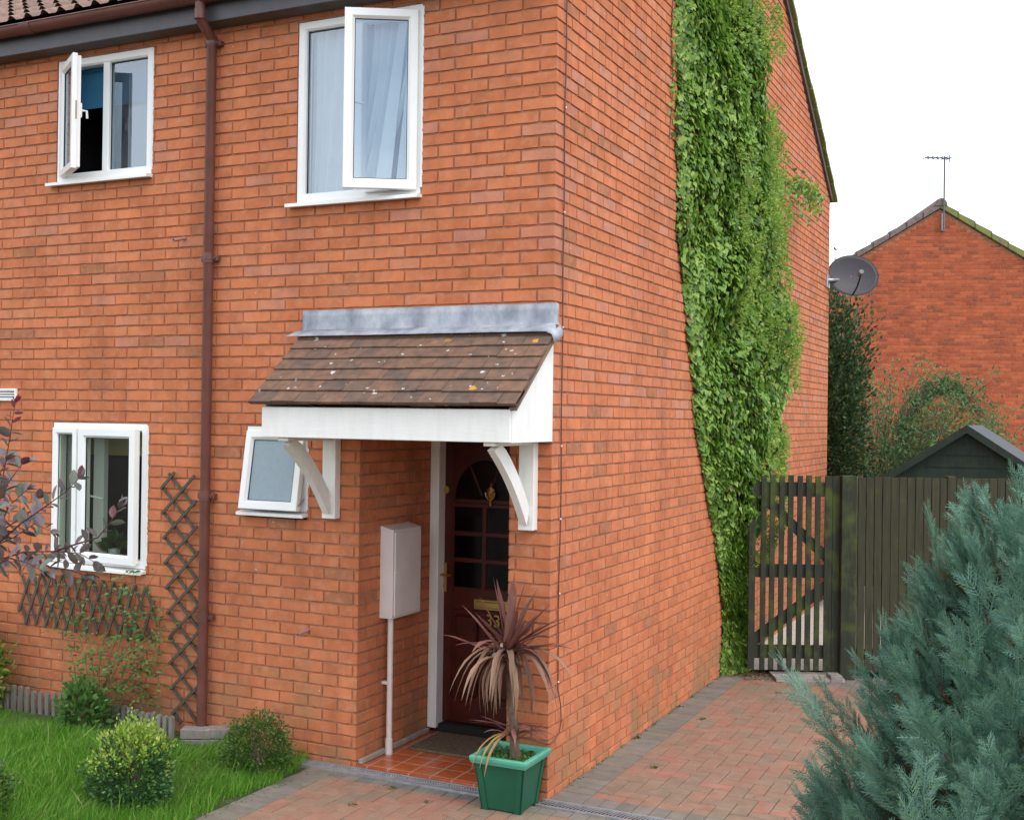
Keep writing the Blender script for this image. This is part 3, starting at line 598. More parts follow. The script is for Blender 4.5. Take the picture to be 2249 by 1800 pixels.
# ------------------------------------------------------------ front door
DY = PD + .02
mb = MB(); dx0, dx1, dz0, dz1 = -1.275, -.575, .085, 2.06; dc = -.925
mb.box((dx0, DY, dz0), (dx1, DY + .044, dz1))
def rr(mb, x0, x1, z0, z1, y0=-.012): mb.cbox((x0, DY + y0, z0), (x1, DY + .004, z1), .004)
rr(mb, dx0, dx0 + .105, dz0, dz1, -.006); rr(mb, dx1 - .105, dx1, dz0, dz1, -.006); rr(mb, dx0 + .105, dx1 - .105, .87, 1.025, -.006); rr(mb, dx0 + .105, dx1 - .105, dz0, .24, -.006)
for z in (1.217, 1.402, 1.60): rr(mb, dx0 + .105, dx1 - .105, z - .015, z + .015, -.012)
rr(mb, dc - .018, dc + .018, 1.02, 1.60, -.0125)
rr(mb, dc - .02, dc + .02, .24, .87, -.0065)
for x0, x1 in ((dx0 + .125, dc - .04), (dc + .04, dx1 - .125)):
    mb.cbox((x0, DY - .010, .27), (x1, DY + .002, .84), .02)
cx, cz, rx_, rz_ = dc, 1.63, .245, .30
vs = []; n = 26
for i in range(n + 1):
    a = PI * i / n
    for rr_ in (-.012, .012):
        for y in (DY - .012, DY + .004): vs.append((cx + (rx_ + rr_) * math.cos(a), y, cz + (rz_ + rr_) * math.sin(a)))
fs = []
for i in range(n):
    b = i * 4; fs += [(b, b + 4, b + 6, b + 2), (b + 2, b + 6, b + 7, b + 3), (b, b + 1, b + 5, b + 4)]
mb.add(vs, fs)
for a in (PI / 3, 2 * PI / 3): mb.tube([(cx + .05 * math.cos(a), DY - .008, cz + .05 * math.sin(a)), (cx + rx_ * math.cos(a), DY - .008, cz + rz_ * math.sin(a))], .008, 6)
door = mb.build('front_door', DOORM, house); door['label'] = 'dark red panelled front door with arched glazing and brass fittings'
for (x0, x1) in ((dx0 + .115, dc - .022), (dc + .022, dx1 - .115)):
    for (z0, z1) in ((1.03, 1.20), (1.234, 1.385), (1.419, 1.584)):
        mb = MB(); mb.box((x0, DY - .003, z0), (x1, DY + .001, z1)); mb.build('pane', GLDARK, door)
mb = MB(); mb.add([(cx + (rx_ - .013) * math.cos(PI * i / 24), DY - .002, cz + .01 + (rz_ - .026) * math.sin(PI * i / 24)) for i in range(25)], [tuple(range(25))]); mb.build('arched_pane', GLDARK, door)
mb = MB()
for (a, b) in ((-1.308, -1.238), (-.573, -.275)): mb.cbox((a, DY - .10, .05), (b, DY + .06, 2.11), .005)
mb.cbox((-1.277, DY - .07, 2.06), (-.573, DY + .06, 2.11), .005)
mb.build('door_frame', PAINT, door)
# knocker
mb = MB(); kx, kz = -.875, 1.685
mb.tube([(kx, DY - .012, kz + .075), (kx, DY - .02, kz + .045)], [.006, .010], 8); mb.add([(kx, DY - .03, kz + .05), (kx + .03, DY - .022, kz + .03), (kx + .026, DY - .022, kz - .02), (kx, DY - .026, kz - .06), (kx - .026, DY - .022, kz - .02), (kx - .03, DY - .022, kz + .03), (kx, DY - .045, kz)], [(0, 1, 6), (1, 2, 6), (2, 3, 6), (3, 4, 6), (4, 5, 6), (5, 0, 6)])
mb.tube([(kx - .035 * math.cos(a) * 1.0, DY - .03, kz + .01 - .05 * math.sin(a)) for a in [PI * i / 10 for i in range(11)]], .005, 6)
mb.tube([(kx, DY - .02, kz - .06), (kx, DY - .02, kz - .085)], [.012, .005], 8); mb.build('knocker', BRASS, door)
mb = MB(); mb.cbox((-.995, DY - .022, .885), (-.735, DY - .004, .958), .004); mb.cbox((-.975, DY - .030, .900), (-.755, DY - .02, .943), .004); mb.build('letter_plate', BRASS, door)
mb = MB(); mb.cbox((-1.262, DY - .016, .985), (-1.215, DY - .004, 1.19), .003); mb.tube([(-1.238, DY - .02, 1.11), (-1.238, DY - .06, 1.11), (-1.15, DY - .062, 1.11)], .009, 8); mb.tube([(-1.238, DY - .016, 1.03), (-1.238, DY - .022, 1.03)], .010, 10); mb.build('door_handle', BRASS, door)
mb = MB(); mb.tube([(-1.225, DY - .004, 1.70), (-1.225, DY - .022, 1.70)], .026, 16); mb.tube([(-1.225, DY - .02, 1.70), (-1.225, DY - .03, 1.70)], .012, 12); mb.build('door_lock', BRASS, door)
fc = bpy.data.curves.new('house_number', 'FONT'); fc.body = '33'; fc.size = .12; fc.extrude = .004; fc.align_x = 'CENTER'
fo = bpy.data.objects.new('tmp', fc); COL.objects.link(fo); bpy.context.view_layer.update()
me = bpy.data.meshes.new_from_object(fo.evaluated_get(bpy.context.evaluated_depsgraph_get())); bpy.data.objects.remove(fo)
me.materials.clear(); me.materials.append(BRASS)
o = bpy.data.objects.new('house_number', me); COL.objects.link(o); o.rotation_euler = (PI / 2, 0, 0); o.location = (-.845, DY - .016, .775); o.parent = door

# ------------------------------------------------------------ porch canopy
mb = MB(); FX0, FX1, FY, FZ0, FZ1 = -1.64, .004, -.575, 2.078, 2.258
mb.cbox((FX0, FY, FZ0), (FX1, FY + .022, FZ1), .003)
sidep = [(FY + .0225, FZ0), (-.004, FZ0), (-.004, 2.72), (-.10, 2.645), (FY + .0225, 2.262)]
for x in (FX1 - .018, FX0): mb.extr(sidep, 'x', x, x + .018)
mb.box((FX0 + .018, FY + .0225, FZ0 + .012), (FX1 - .018, -.004, FZ0 + .02))
can = mb.build('porch_canopy', PAINT, house); can['label'] = 'white boarded porch canopy with mossy clay tiles and lead flashing'
mb = MB(); EY, EZc, TY, TZ = -.605, 2.268, -.03, 2.742; Lc = math.hypot(TY - EY, TZ - EZc); cc, ss = (TY - EY) / Lc, (TZ - EZc) / Lc
XL, XR = -1.708, .056; nc = 7; ex = Lc / nc
for k in range(-1, nc):
    s0 = max(k * ex, 0) - (.0 if k >= 0 else -.006); lift = .012 if k >= 0 else .0
    x = XL; off = (k % 2) * .5; i = 0; wd = .1655
    edges = [XL + .004 * 0]; e = XL + (wd * .5 if k % 2 else wd) + .03 * (k % 2)
    while e < XR - .04: edges.append(e); e += wd
    edges.append(XR)
    for a, b in zip(edges[:-1], edges[1:]):
        l = lift + random.uniform(0, .0035); s1 = min(s0 + ex * 1.25, Lc); sj = s0 + random.uniform(-.004, .004); th = .017
        a2, b2 = a + .0014, b - .0014
        def P_(x, s, h): return (x, EY + s * cc - h * ss, EZc + s * ss + h * cc)
        vs = [P_(a2, sj, l), P_(b2, sj, l), P_(b2, s1, 0), P_(a2, s1, 0), P_(a2, sj, l + th), P_(b2, sj, l + th), P_(b2, s1, th), P_(a2, s1, th)]
        mb.add(vs, [(0, 3, 2, 1), (4, 5, 6, 7), (0, 1, 5, 4), (1, 2, 6, 5), (2, 3, 7, 6), (3, 0, 4, 7)], min(1, max(0, random.random() * .7 + k / nc * .45 - .05)))
mb.build('tile_covering', CTILE, can)
mb = MB(); mb.extr([(EY + .03, EZc - .018), (EY + .03, EZc - .006), (TY, TZ - .006), (TY, TZ - .05)], 'x', FX1, XR - .012); mb.build('verge_undercloak', plain('undercloak', (.22, .15, .10), .9, .2), can)
# lead flashing: upstand, apron and folded right end
mb = MB(); nx_ = 60; xa, xb = -1.752, .018; rows = []
def fl(x, part):
    wv = .006 * noise.noise(Vector((x * 3, part * 1.7, 0))) + .003 * noise.noise(Vector((x * 14, part, 3)))
    if part == 0: return (x, -.012 + wv * .3, 2.882 + wv * .6)
    if part == 1: return (x, -.016 + wv * .3, 2.84)
    if part == 2: return (x, -.018 + wv * .6, 2.79)
    if part == 3: return (x, -.024 + wv, 2.757 + wv + .006 * (x + .9))
    if part == 4: return (x * 1.004, -.080 + wv, 2.742 + wv)
    if part == 5: return (x * 1.012 + (-.0 if x > -1.7 else -.02), -.150 + wv, 2.706 + wv * .5)
vs = []
ext = {0: ((.003, .0, 0), (.005, .026, -.004)), 1: ((.003, .0, 0), (.005, .028, -.004)), 2: ((.003, .0, -.002), (.006, .028, -.012)), 3: ((.028, .004, -.014), (.042, .022, -.045)), 4: ((.040, .004, -.016), (.066, .014, -.058)), 5: ((.036, .002, -.016), (.052, .006, -.066))}
for p_ in range(6):
    row = [fl(xa + (xb - xa) * i / nx_, p_) for i in range(nx_ + 1)]; e_ = row[-1]
    vs += row + [(e_[0] + a, e_[1] + b, e_[2] + c) for a, b, c in ext[p_]]
L = nx_ + 3
mb.add(vs, [(g_ * L + i, g_ * L + i + 1, (g_ + 1) * L + i + 1, (g_ + 1) * L + i) for g_ in range(5) for i in range(L - 1)])
fo_ = mb.build('flashing', LEAD, can, smooth=True); md = fo_.modifiers.new('s', 'SOLIDIFY'); md.thickness = .004; md.offset = 1
mb = MB(); 
x = -1.74
while x < .0: l_ = random.uniform(.02, .06); mb.box((x, -.010 - .006 * random.random(), 2.878 - .006 * random.random()), (x + l_, -.004, 2.888)); x += l_
mb.build('pointing', MORT, can)
# brackets
for bx in (-1.555, -.182):
    mb = MB(); mb.cbox((bx, -.062, 1.56), (bx + .098, -.001, 2.078), .003)
    mb.cbox((bx + .012, -.545, 2.056), (bx + .086, -.0625, 2.0775), .003)
    # curved brace
    n = 12; inner = []; outer = []
    for i in range(n + 1):
        t = i / n; y = -.060 - .435 * t; z = 1.625 + .440 * t; bow = .030 * math.sin(PI * t)
        tx, tz = -.435, .425; ln_ = math.hypot(tx, tz); nx2, nz2 = tz / ln_, -tx / ln_      # up/inward normal
        inner.append((y + nx2 * (bow + .046), z + nz2 * (bow + .046))); outer.append((y + nx2 * (bow - .044), z + nz2 * (bow - .044)))
    inner = [(min(y, -.060), min(z, 2.056)) for y, z in inner]; outer = [(min(y, -.060), min(z, 2.056)) for y, z in outer]
    vs = []
    for (pi, po) in zip(inner, outer):
        for x in (bx + .027, bx + .070): vs += [(x, *pi), (x, *po)]
    fs = []
    for i in range(n):
        b = i * 4; fs += [(b, b + 4, b + 5, b + 1), (b + 2, b + 3, b + 7, b + 6), (b, b + 2, b + 6, b + 4), (b + 1, b + 5, b + 7, b + 3)]
    fs += [(0, 1, 3, 2), (4 * n, 4 * n + 2, 4 * n + 3, 4 * n + 1)]
    mb.add(vs, fs); mb.tube([(bx + .049, -.060, 1.60), (bx + .049, -.068, 1.60)], .009, 10)
    mb.build('bracket', PAINT, can)

# ------------------------------------------------------------ fittings on the walls
t_ = tag(empty('meter_box'), 'grey meter box with a conduit on the left wall of the porch', 'meter box')
mb = MB(); mb.extr([(-1.3095, .905), (-1.212, .905), (-1.212, 1.475), (-1.3095, 1.50)], 'y', .25, .605); mb.build('case', GREYP, t_)
mb = MB(); mb.cbox((-1.2115, .262, .92), (-1.203, .593, 1.462), .003); mb.tube([(-1.203, .285, 1.20), (-1.199, .285, 1.20)], .008, 8); mb.build('door', GREYP, t_)
mb = MB(); mb.tube([(-1.255, .30, .905), (-1.255, .30, .022)], .019, 12); mb.tube([(-1.255, .30, .12), (-1.255, .30, .0221)], .024, 12); mb.build('conduit', GREYP, t_)
mb = MB(); mb.cbox((-1.309, .285, .47), (-1.24, .315, .49), .002); mb.build('clip', GREYP, t_)
def stub(loc, l, dz, label):
    mb = MB(); x, z = loc; n = 12; vs = []
    for (y, r) in ((.002, .0115), (-l, .0115), (-l, .009), (.002, .009)):
        for k in range(n): a = 2 * PI * k / n; vs.append((x + r * math.cos(a), y, z + r * math.sin(a) + (dz * y / -l)))
    mb.add(vs, [(g_ * n + k, g_ * n + (k + 1) % n, (g_ + 1) * n + (k + 1) % n, (g_ + 1) * n + k) for g_ in range(3) for k in range(n)])
    o = mb.build('overflow_pipe', PIPE2, None, smooth=True); tag(o, label, 'pipe', 'overflow pipes in the front wall')
stub((-2.745, 3.405), .12, -.030, 'brown overflow pipe high on the wall left of the downpipe'); stub((-1.685, .835), .12, -.015, 'brown overflow pipe low on the wall right of the downpipe')
# vent at left
t_ = tag(empty('air_vent'), 'white louvred vent grille on the brick wall at the left edge', 'vent')
mb = MB(); mb.ring(-4.56, -4.315, 2.285, 2.375, .012, -.02, 0, .003); mb.build('frame', UPVC, t_)
mb = MB()
for i in range(4): mb.add([(-4.55, -.018, 2.30 + i * .019), (-4.325, -.018, 2.30 + i * .019), (-4.325, -.004, 2.312 + i * .019), (-4.55, -.004, 2.312 + i * .019)], [(0, 1, 2, 3)])
mb.build('louvre', UPVC, t_)
mb = MB(); mb.box((-4.55, -.002, 2.29), (-4.325, .004, 2.37)); mb.build('backing', DARK, t_)
# cable down the corner
cab = MB(); pts = []
z = 6.2
while z > .60: pts.append((.006, .125 + .022 * noise.noise(Vector((0, 3, z * 1.4))) + .008 * noise.noise(Vector((7, 3, z * 6))), z)); z -= .09
pts += [(.012, .155, .52), (.012, .165, .42), (.012, .14, .36), (.014, .06, .33), (.012, .0, .325), (-.03, -.012, .33), (-.12, -.014, .34), (-.25, -.014, .345)]
cab.tube(pts, .0034, 6); c_ = cab.build('cable', PIPE, None, smooth=True); tag(c_, 'thin brown cable running down the house corner beside the front wall', 'cable')
for z in (4.05, 3.43, 2.75, 2.05, 1.62, 1.18, .66):
    mb = MB(); mb.cbox((.004, .12, z - .005), (.012, .132, z + .005), .002); mb.build('cable_clip', PAINT, c_)
# satellite dish
t_ = tag(empty('satellite_dish'), 'dark grey oval satellite dish fixed to the far corner of the brick house', 'satellite dish')
DC = Vector((.275, 8.70, 4.03)); dn = (Vector((2.7029, -6.2175, 2.6)) - DC).normalized(); dn = (dn + Vector((.30, 0, .42))).normalized()
rx = Vector((0, 0, 1)).cross(dn).normalized(); ry = dn.cross(rx)
vs = [tuple(DC - dn * .05)]; fs = []; rings, n = 8, 36
for i in range(1, rings + 1):
    q = i / rings
    for k in range(n): a = 2 * PI * k / n; vs.append(tuple(DC + rx * (.315 * q * math.cos(a)) + ry * (.27 * q * math.sin(a)) + dn * (-.05 + .05 * q * q)))
fs += [(0, 1 + k, 1 + (k + 1) % n) for k in range(n)] + [(1 + i * n + k, 1 + i * n + (k + 1) % n, 1 + (i + 1) * n + (k + 1) % n, 1 + (i + 1) * n + k) for i in range(rings - 1) for k in range(n)]
mb = MB(); mb.add(vs, fs); mb.tube([DC + rx * (.315 * math.cos(2 * PI * k / 36)) + ry * (.27 * math.sin(2 * PI * k / 36)) for k in range(37)], .006, 6, caps=False)
o = mb.build('reflector', DISHM, t_, smooth=True); md = o.modifiers.new('s', 'SOLIDIFY'); md.thickness = .004
lt = DC + dn * .30 - ry * .10
mb = MB(); mb.tube([DC - ry * .255 - rx * .02, DC - ry * .22 + dn * .17 - rx * .01, lt - ry * .03], .011, 8); mb.build('arm', RUB, t_)
mb = MB(); mb.tube([lt + dn * .05, lt + dn * .01, lt - dn * .05], [.028, .034, .022], 12); mb.build('receiver', plain('lnb_grey', (.18, .18, .19), .4), t_)
mb = MB(); mb.tube([DC - dn * .05, DC - dn * .12 - rx * .10, (.06, 8.50, 3.96), (.0, 8.48, 3.96)], .018, 8); mb.cbox((0.0, 8.40, 3.86), (.02, 8.56, 4.02), .004); mb.build('wall_bracket', ALU, t_)

# ------------------------------------------------------------ ground
def flat(name, pts, z, mat):
    mb = MB(); mb.add([(x, y, z) for x, y in pts], [tuple(range(len(pts)))]); return tag(mb.build(name, mat), kind='structure')
flat('ground', [(-300, -300), (300, -300), (300, 300), (-300, 300)], -.10, SOIL)
mb = MB(); vs = []; nx_, ny_ = 40, 36
def gz(x, y):
    return .0 + .05 * max(0, min(1, (-1.75 - x) / .5)) + .02 * noise.noise(Vector((x * 1.1, y * 1.1, 0)))
for j in range(ny_ + 1):
    for i in range(nx_ + 1):
        x = -7.5 + (5.92) * i / nx_; y = -6.5 + 6.5 * j / ny_; vs.append((x, y, gz(x, y) - .01))
mb.add(vs, [(j * (nx_ + 1) + i, j * (nx_ + 1) + i + 1, (j + 1) * (nx_ + 1) + i + 1, (j + 1) * (nx_ + 1) + i) for j in range(ny_) for i in range(nx_)])
tag(mb.build('lawn', plain('turf_soil', (.05, .07, .02), .95, .4, 8), None, smooth=True), kind='structure')
# back yard gravel
flat('gravel_path', [(.0, 3.95), (3.6, 5.6), (3.6, 26), (-3, 26), (-3, 8.7), (.0, 8.7)], .012, GRAV)
flat('driveway_bed', [(-1.60, -9), (7, -9), (7, 4.6), (1.9, 4.6), (.0, 3.72), (.0, .0), (-1.60, 0)], -.012, SAND)
def pavers(mb, x0, y0, x1, y1, tint=None):
    j = .0022; a, b, c, d = x0 + j, y0 + j, x1 - j, y1 - j
    if c - a < .012 or d - b < .012: return
    zz = random.uniform(-.0012, .0012); e = .003; h = random.random() if tint is None else tint
    tl = [random.uniform(-.0009, .0009) for _ in range(4)]
    mb.add([(a, b, -.015), (c, b, -.015), (c, d, -.015), (a, d, -.015), (a, b, zz - .003), (c, b, zz - .003), (c, d, zz - .003), (a, d, zz - .003), (a + e, b + e, zz + tl[0]), (c - e, b + e, zz + tl[1]), (c - e, d - e, zz + tl[2]), (a + e, d - e, zz + tl[3])],
           [(0, 1, 5, 4), (1, 2, 6, 5), (2, 3, 7, 6), (3, 0, 4, 7), (4, 5, 9, 8), (5, 6, 10, 9), (6, 7, 11, 10), (7, 4, 8, 11), (8, 9, 10, 11)], h)
def herring(mb, X0_, Y0_, X1_, Y1_):
    for i in range(-3, int((X1_ - X0_) / .1) + 3):
        for j in range(-3, int((Y1_ - Y0_) / .1) + 3):
            d = (i - j) % 4
            if d == 0: r = (i, j, i + 2, j + 1)
            elif d == 3: r = (i, j, i + 1, j + 2)
            else: continue
            a, b, c, e = X0_ + r[0] * .1, Y0_ + r[1] * .1, X0_ + r[2] * .1, Y0_ + r[3] * .1
            a, b, c, e = max(a, X0_), max(b, Y0_), min(c, X1_), min(e, Y1_)
            if c > a and e > b: pavers(mb, a, b, c, e)
mb = MB(); herring(mb, .2, .17, 2.9, 3.72); herring(mb, -1.38, -2.6, 2.9, -.225)
mb2 = MB()
y = 0.0
while y < 3.9: pavers(mb2, .0, y + .005, .2, y + .105); y += .1
x = .2
while x < 2.9: pavers(mb2, x, -.0, x + .1, .17); pavers(mb2, x, 3.72, x + .1, 3.86 + .35 * x); x += .1
x = -1.38
while x < 2.9: pavers(mb2, x, -.225, x + .1, -.125); x += .1
y = -2.6
while y < -.13: pavers(mb2, -1.58, y, -1.38, y + .1); y += .1
d1 = mb.build('driveway', PAV); tag(d1, kind='structure'); d2 = mb2.build('driveway_border', PAVG); tag(d2, kind='structure')
# concrete slab under the gate
E1 = Vector((.903, .430, 0)); N1 = Vector((-.430, .903, 0)); G0 = Vector((.211, 3.741, 0))
def GM(s, n, z=0): return G0 + E1 * s + N1 * n + Vector((0, 0, z))
mb = MB(); q = [GM(.24, -.16), GM(.82, -.16), GM(.82, .12), GM(.24, .12)]
mb.add([(p.x, p.y, .002) for p in q] + [(p.x, p.y, .03) for p in q], [(4, 5, 6, 7), (0, 1, 5, 4), (1, 2, 6, 5), (2, 3, 7, 6), (3, 0, 4, 7)]); tag(mb.build('threshold_slab', CONC), kind='structure')
# drains
def drain(x0, x1, label, slots):
    t = tag(empty('drain_channel'), label, 'drain')
    mb = MB(); mb.box((x0, -.120, -.02), (x1, -.108, .010)); mb.box((x0, -.022, -.02), (x1, -.010, .012))
    if not slots: mb.box((x0, -.108, -.004), (x1, -.050, .003)); 
    mb.build('frame', STEELG, t)
    mb = MB()
    if slots:
        x = x0
        while x < x1: mb.add([(x, -.108, .004), (x + .011, -.108, .004), (x + .033, -.022, .004), (x + .022, -.022, .004)], [(0, 1, 2, 3)]); x += .022
    else:
        x = x0
        while x < x1: mb.cbox((x, -.0500, -.003), (x + .009, -.0225, .011), .002); x += .018
    mb.build('grating', STEELG, t)
    mb = MB(); mb.box((x0, -.108, -.03), (x1, -.022, -.012)); mb.build('trough', DARK, t)
drain(-1.75, -.30, 'galvanised drain channel across the front of the porch', False); drain(-.02, 3.0, 'slotted drain channel across the driveway right of the plant pot', True)
# door mat
mb = MB(); mb.cbox((-1.20, .44, .022), (-.45, .88, .038), .004); tag(mb.build('door_mat', MAT_), 'worn brown coir door mat on the red porch tiles', 'door mat')

# ------------------------------------------------------------ gate and fence
zG = 1.742
def plank(mb, s0, s1, z0, z1, n0, n1, tint=None):
    vs = []
    for z in (z0, z1):
        for s, n in ((s0, n0), (s1, n0), (s1, n1), (s0, n1)): vs.append(GM(s, n, z))
    mb.add(vs, [(0, 3, 2, 1), (4, 5, 6, 7), (0, 1, 5, 4), (1, 2, 6, 5), (2, 3, 7, 6), (3, 0, 4, 7)], tint)
t_ = tag(empty('picket_gate'), 'tall dark green mossy picket gate beside the ivy covered wall', 'gate')
us = lambda u: (u - 1640) / 254.9
for a, b in ((1647, 1661), (1673, 1684), (1692.3, 1703.5), (1712.8, 1724), (1732.1, 1743.6), (1752.6, 1763.8), (1771.6, 1783.6), (1791.8, 1803.2)):
    mb = MB(); plank(mb, us(a), us(b), .067 + random.uniform(-.006, .006), zG + random.uniform(-.006, .006), 0, .02); mb.build('picket', GATEW, t_)
mb = MB(); plank(mb, us(1813), us(1829), .06, zG, 0, .02); mb.build('picket', GATEW, t_)
mb = MB(); plank(mb, us(1830), us(1845), .06, zG, .0, .02); mb.build('picket', GATEW, t_)
for z0, z1 in ((1.562, 1.684), (.862, .976), (.165, .280)):
    mb = MB(); plank(mb, us(1647), us(1845), z0, z1, .0205, .045); mb.build('rail', GATEW, t_)
for (sa, za, sb, zb) in ((us(1685), 1.53, us(1822), 1.03), (us(1822), .80, us(1655), .30)):
    mb = MB(); h = .058; vs = []
    for n in (.0206, .044): vs += [GM(sa, n, za - h), GM(sb, n, zb - h), GM(sb, n, zb + h), GM(sa, n, za + h)]
    mb.add(vs, [(0, 1, 2, 3), (4, 7, 6, 5), (0, 4, 5, 1), (1, 5, 6, 2), (2, 6, 7, 3), (3, 7, 4, 0)]); mb.build('brace', GATEW, t_)
mb = MB(); plank(mb, us(1846.5), us(1878), -.05, zG + .006, -.055, .045); tag(mb.build('gate_post', GATEW), 'thick dark wooden gate post at the right of the picket gate', 'post')
t_ = tag(empty('board_fence'), 'long brown green vertical board fence behind the blue green conifer', 'fence')
s = us(1886); i = 0
while s < 3.4:
    if not (us(2080) < s < us(2096)):
        mb = MB(); wd = .064 + random.uniform(-.003, .003); plank(mb, s, s + wd, .06, zG - .004 + random.uniform(-.004, .004), 0, .018, random.random()); mb.build('board', FENW, t_)
    s += .0706; i += 1
for z0, z1 in ((1.50, 1.60), (.80, .90), (.16, .25)):
    mb = MB(); plank(mb, us(1878), 3.4, z0, z1, .0185, .05); mb.build('rail', FENW, t_)
for s_ in (us(2082), 3.4):
    mb = MB(); plank(mb, s_, s_ + .07, -.05, zG + .01, -.01, .075); mb.build('post', FENW, t_)
mb = MB()
for s_ in (us(1878), ): plank(mb, s_ + .002, s_ + .028, .02, zG, .01, .05)
mb.build('post_side_strip', plain('pale_edge', (.13, .12, .06), .9, .3), t_)  # paler strip in place of the gate post's right side face
mb = MB(); mb.M = Matrix.Translation(GM(us(1831), -.12)) @ Matrix.Rotation(math.radians(25), 4, 'Z'); mb.cbox((-.05, -.05, .0), (.05, .10, .06), .004); tag(mb.build('loose_brick', BLOCK), 'loose brick lying at the foot of the gate post', 'brick')

# ------------------------------------------------------------ shed, neighbour house, aerial
t_ = tag(empty('garden_shed'), 'dark green wooden shed with grey felt roof behind the fence', 'shed')
sy0, sy1, sxc, sap, sl_ = 7.7, 10.0, 1.70, 2.16, .672
mb = MB()
for i in range(16):
    z0 = .1 + i * .135; z1 = min(z0 + .14, sap)
    hw0 = min(.98, (sap - z0) / sl_); hw1 = min(.98, (sap - z1) / sl_)
    if hw0 <= 0.03: break
    hw1 = max(hw1, .0)
    mb.add([(sxc - hw0, sy0 - .012, z0), (sxc + hw0, sy0 - .012, z0), (sxc + hw1, sy0, z1), (sxc - hw1, sy0, z1)], [(0, 1, 2, 3)])
mb.box((sxc - .97, sy0 + .002, 0), (sxc + .97, sy1, 1.48)); mb.build('wall', SHEDW, t_)
mb = MB()
for sg in (-1, 1):
    mb.add([(sxc, sy0 - .10, sap + .03), (sxc + sg * 1.08, sy0 - .10, sap + .03 - 1.08 * sl_), (sxc + sg * 1.08, sy1 + .1, sap + .03 - 1.08 * sl_), (sxc, sy1 + .1, sap + .03), (sxc, sy0 - .10, sap + .01), (sxc + sg * 1.08, sy0 - .10, sap + .01 - 1.08 * sl_), (sxc + sg * 1.08, sy1 + .1, sap + .01 - 1.08 * sl_), (sxc, sy1 + .1, sap + .01)], [(0, 1, 2, 3), (4, 7, 6, 5), (0, 4, 5, 1), (1, 5, 6, 2)])
mb.build('roof', FELT, t_)
mb = MB()
for sg in (-1, 1):
    mb.extr([(sxc, sap + .035), (sxc + sg * 1.10, sap + .035 - 1.10 * sl_), (sxc + sg * 1.10, sap - .055 - 1.10 * sl_), (sxc, sap - .055)], 'y', sy0 - .125, sy0 - .101)
mb.build('bargeboard', SHEDW, t_)
# neighbour
an = math.radians(20); NE = Vector((math.cos(an), math.sin(an), 0)); NN = Vector((-math.sin(an), math.cos(an), 0)); NA = Vector((.29, 19.19, 0)); AZ = 6.60; HW = 4.4; PM = .615
t_ = tag(empty('neighbour_house'), 'red brick gable end of the neighbouring house behind the shed', 'house')
CZs = CZ
mb = MB(); org = NA - NE * HW
ntop = lambda u: AZ - PM * abs(u - HW)
bricks(mb, org, NE, -NN, 0, 2 * HW, .6, AZ, [], 'std', top=ntop, seg=1, kc=False)
q = [org + Vector((0, 0, 0)), org + NE * 2 * HW, org + NE * 2 * HW + Vector((0, 0, AZ - PM * HW)), NA + Vector((0, 0, AZ)), org + Vector((0, 0, AZ - PM * HW))]
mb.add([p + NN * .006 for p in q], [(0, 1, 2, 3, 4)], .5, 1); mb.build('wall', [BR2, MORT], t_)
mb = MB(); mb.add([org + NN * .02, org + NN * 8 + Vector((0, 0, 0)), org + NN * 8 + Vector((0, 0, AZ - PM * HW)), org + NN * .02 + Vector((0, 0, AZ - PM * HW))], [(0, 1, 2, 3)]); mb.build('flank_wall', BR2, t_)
mb = MB()
for sg in (-1, 1):
    a = NA + Vector((0, 0, AZ + .10)) - NN * .06; b = NA + NE * sg * (HW + .25) + Vector((0, 0, AZ + .10 - PM * (HW + .25))) - NN * .06
    mb.add([a, b, b + NN * 8.2, a + NN * 8.2], [(0, 1, 2, 3)])
rf = mb.build('roof', RTILE, t_)
for sg, mt in ((-1, VERGE2), (1, VERGE3)):
    mb = MB(); n = 14
    for k in range(n):
        a, b = k / n * (HW + .25), (k + 1.1) / n * (HW + .25)
        def Q(s, dz, dn_): return NA + NE * sg * s + Vector((0, 0, AZ + .02 - PM * s + dz)) + NN * dn_
        l1 = .14; l0 = .105
        vs = [Q(a, 0.0, -.07), Q(b, 0.0, -.07), Q(b, l1, -.07), Q(a, l0, -.07), Q(a, 0.0, .1), Q(b, 0.0, .1), Q(b, l1, .1), Q(a, l0, .1)]
        mb.add(vs, [(0, 1, 2, 3), (4, 7, 6, 5), (0, 4, 5, 1), (1, 5, 6, 2), (2, 6, 7, 3), (3, 7, 4, 0)], random.random())
    mb.build('verge', mt, rf)
mb = MB(); c0 = NA + Vector((0, 0, AZ + .06)); n = 10; vs = []
for dn_ in (-.09, 8): 
    for k in range(n + 1): a = PI * k / n; vs.append(c0 + NE * (.13 * math.cos(a)) + Vector((0, 0, .15 * math.sin(a))) + NN * dn_)
mb.add(vs, [tuple(range(n + 1))] + [(k, k + 1, k + n + 2, k + n + 1) for k in range(n)]); mb.build('ridge', VERGE2, rf)
t_ = tag(empty('roof_aerial'), 'thin television aerial on a mast at the neighbouring gable peak', 'aerial')
m0 = NA + NE * .05 - NN * .12
mb = MB(); mb.tube([m0 + Vector((0, 0, 6.12)), m0 + Vector((0, 0, 7.66))], .017, 8); mb.build('mast', AER, t_)
mb = MB(); b0 = m0 + Vector((0, 0, 7.62)); dd = (NE * -1.0 + NN * -.2).normalized()
mb.tube([b0 - dd * .12, b0 + dd * .42], .014, 6)
for k in range(6):
    p_ = b0 + dd * (-.1 + k * .1); sd_ = dd.cross(Vector((0, 0, 1))).normalized() * .14; mb.tube([p_ - sd_, p_ + sd_], .010, 5)
mb.tube([b0 - dd * .10 + Vector((0, 0, .07)), b0 - dd * .10 - Vector((0, 0, .09))], .012, 5); mb.build('antenna', AER, t_)
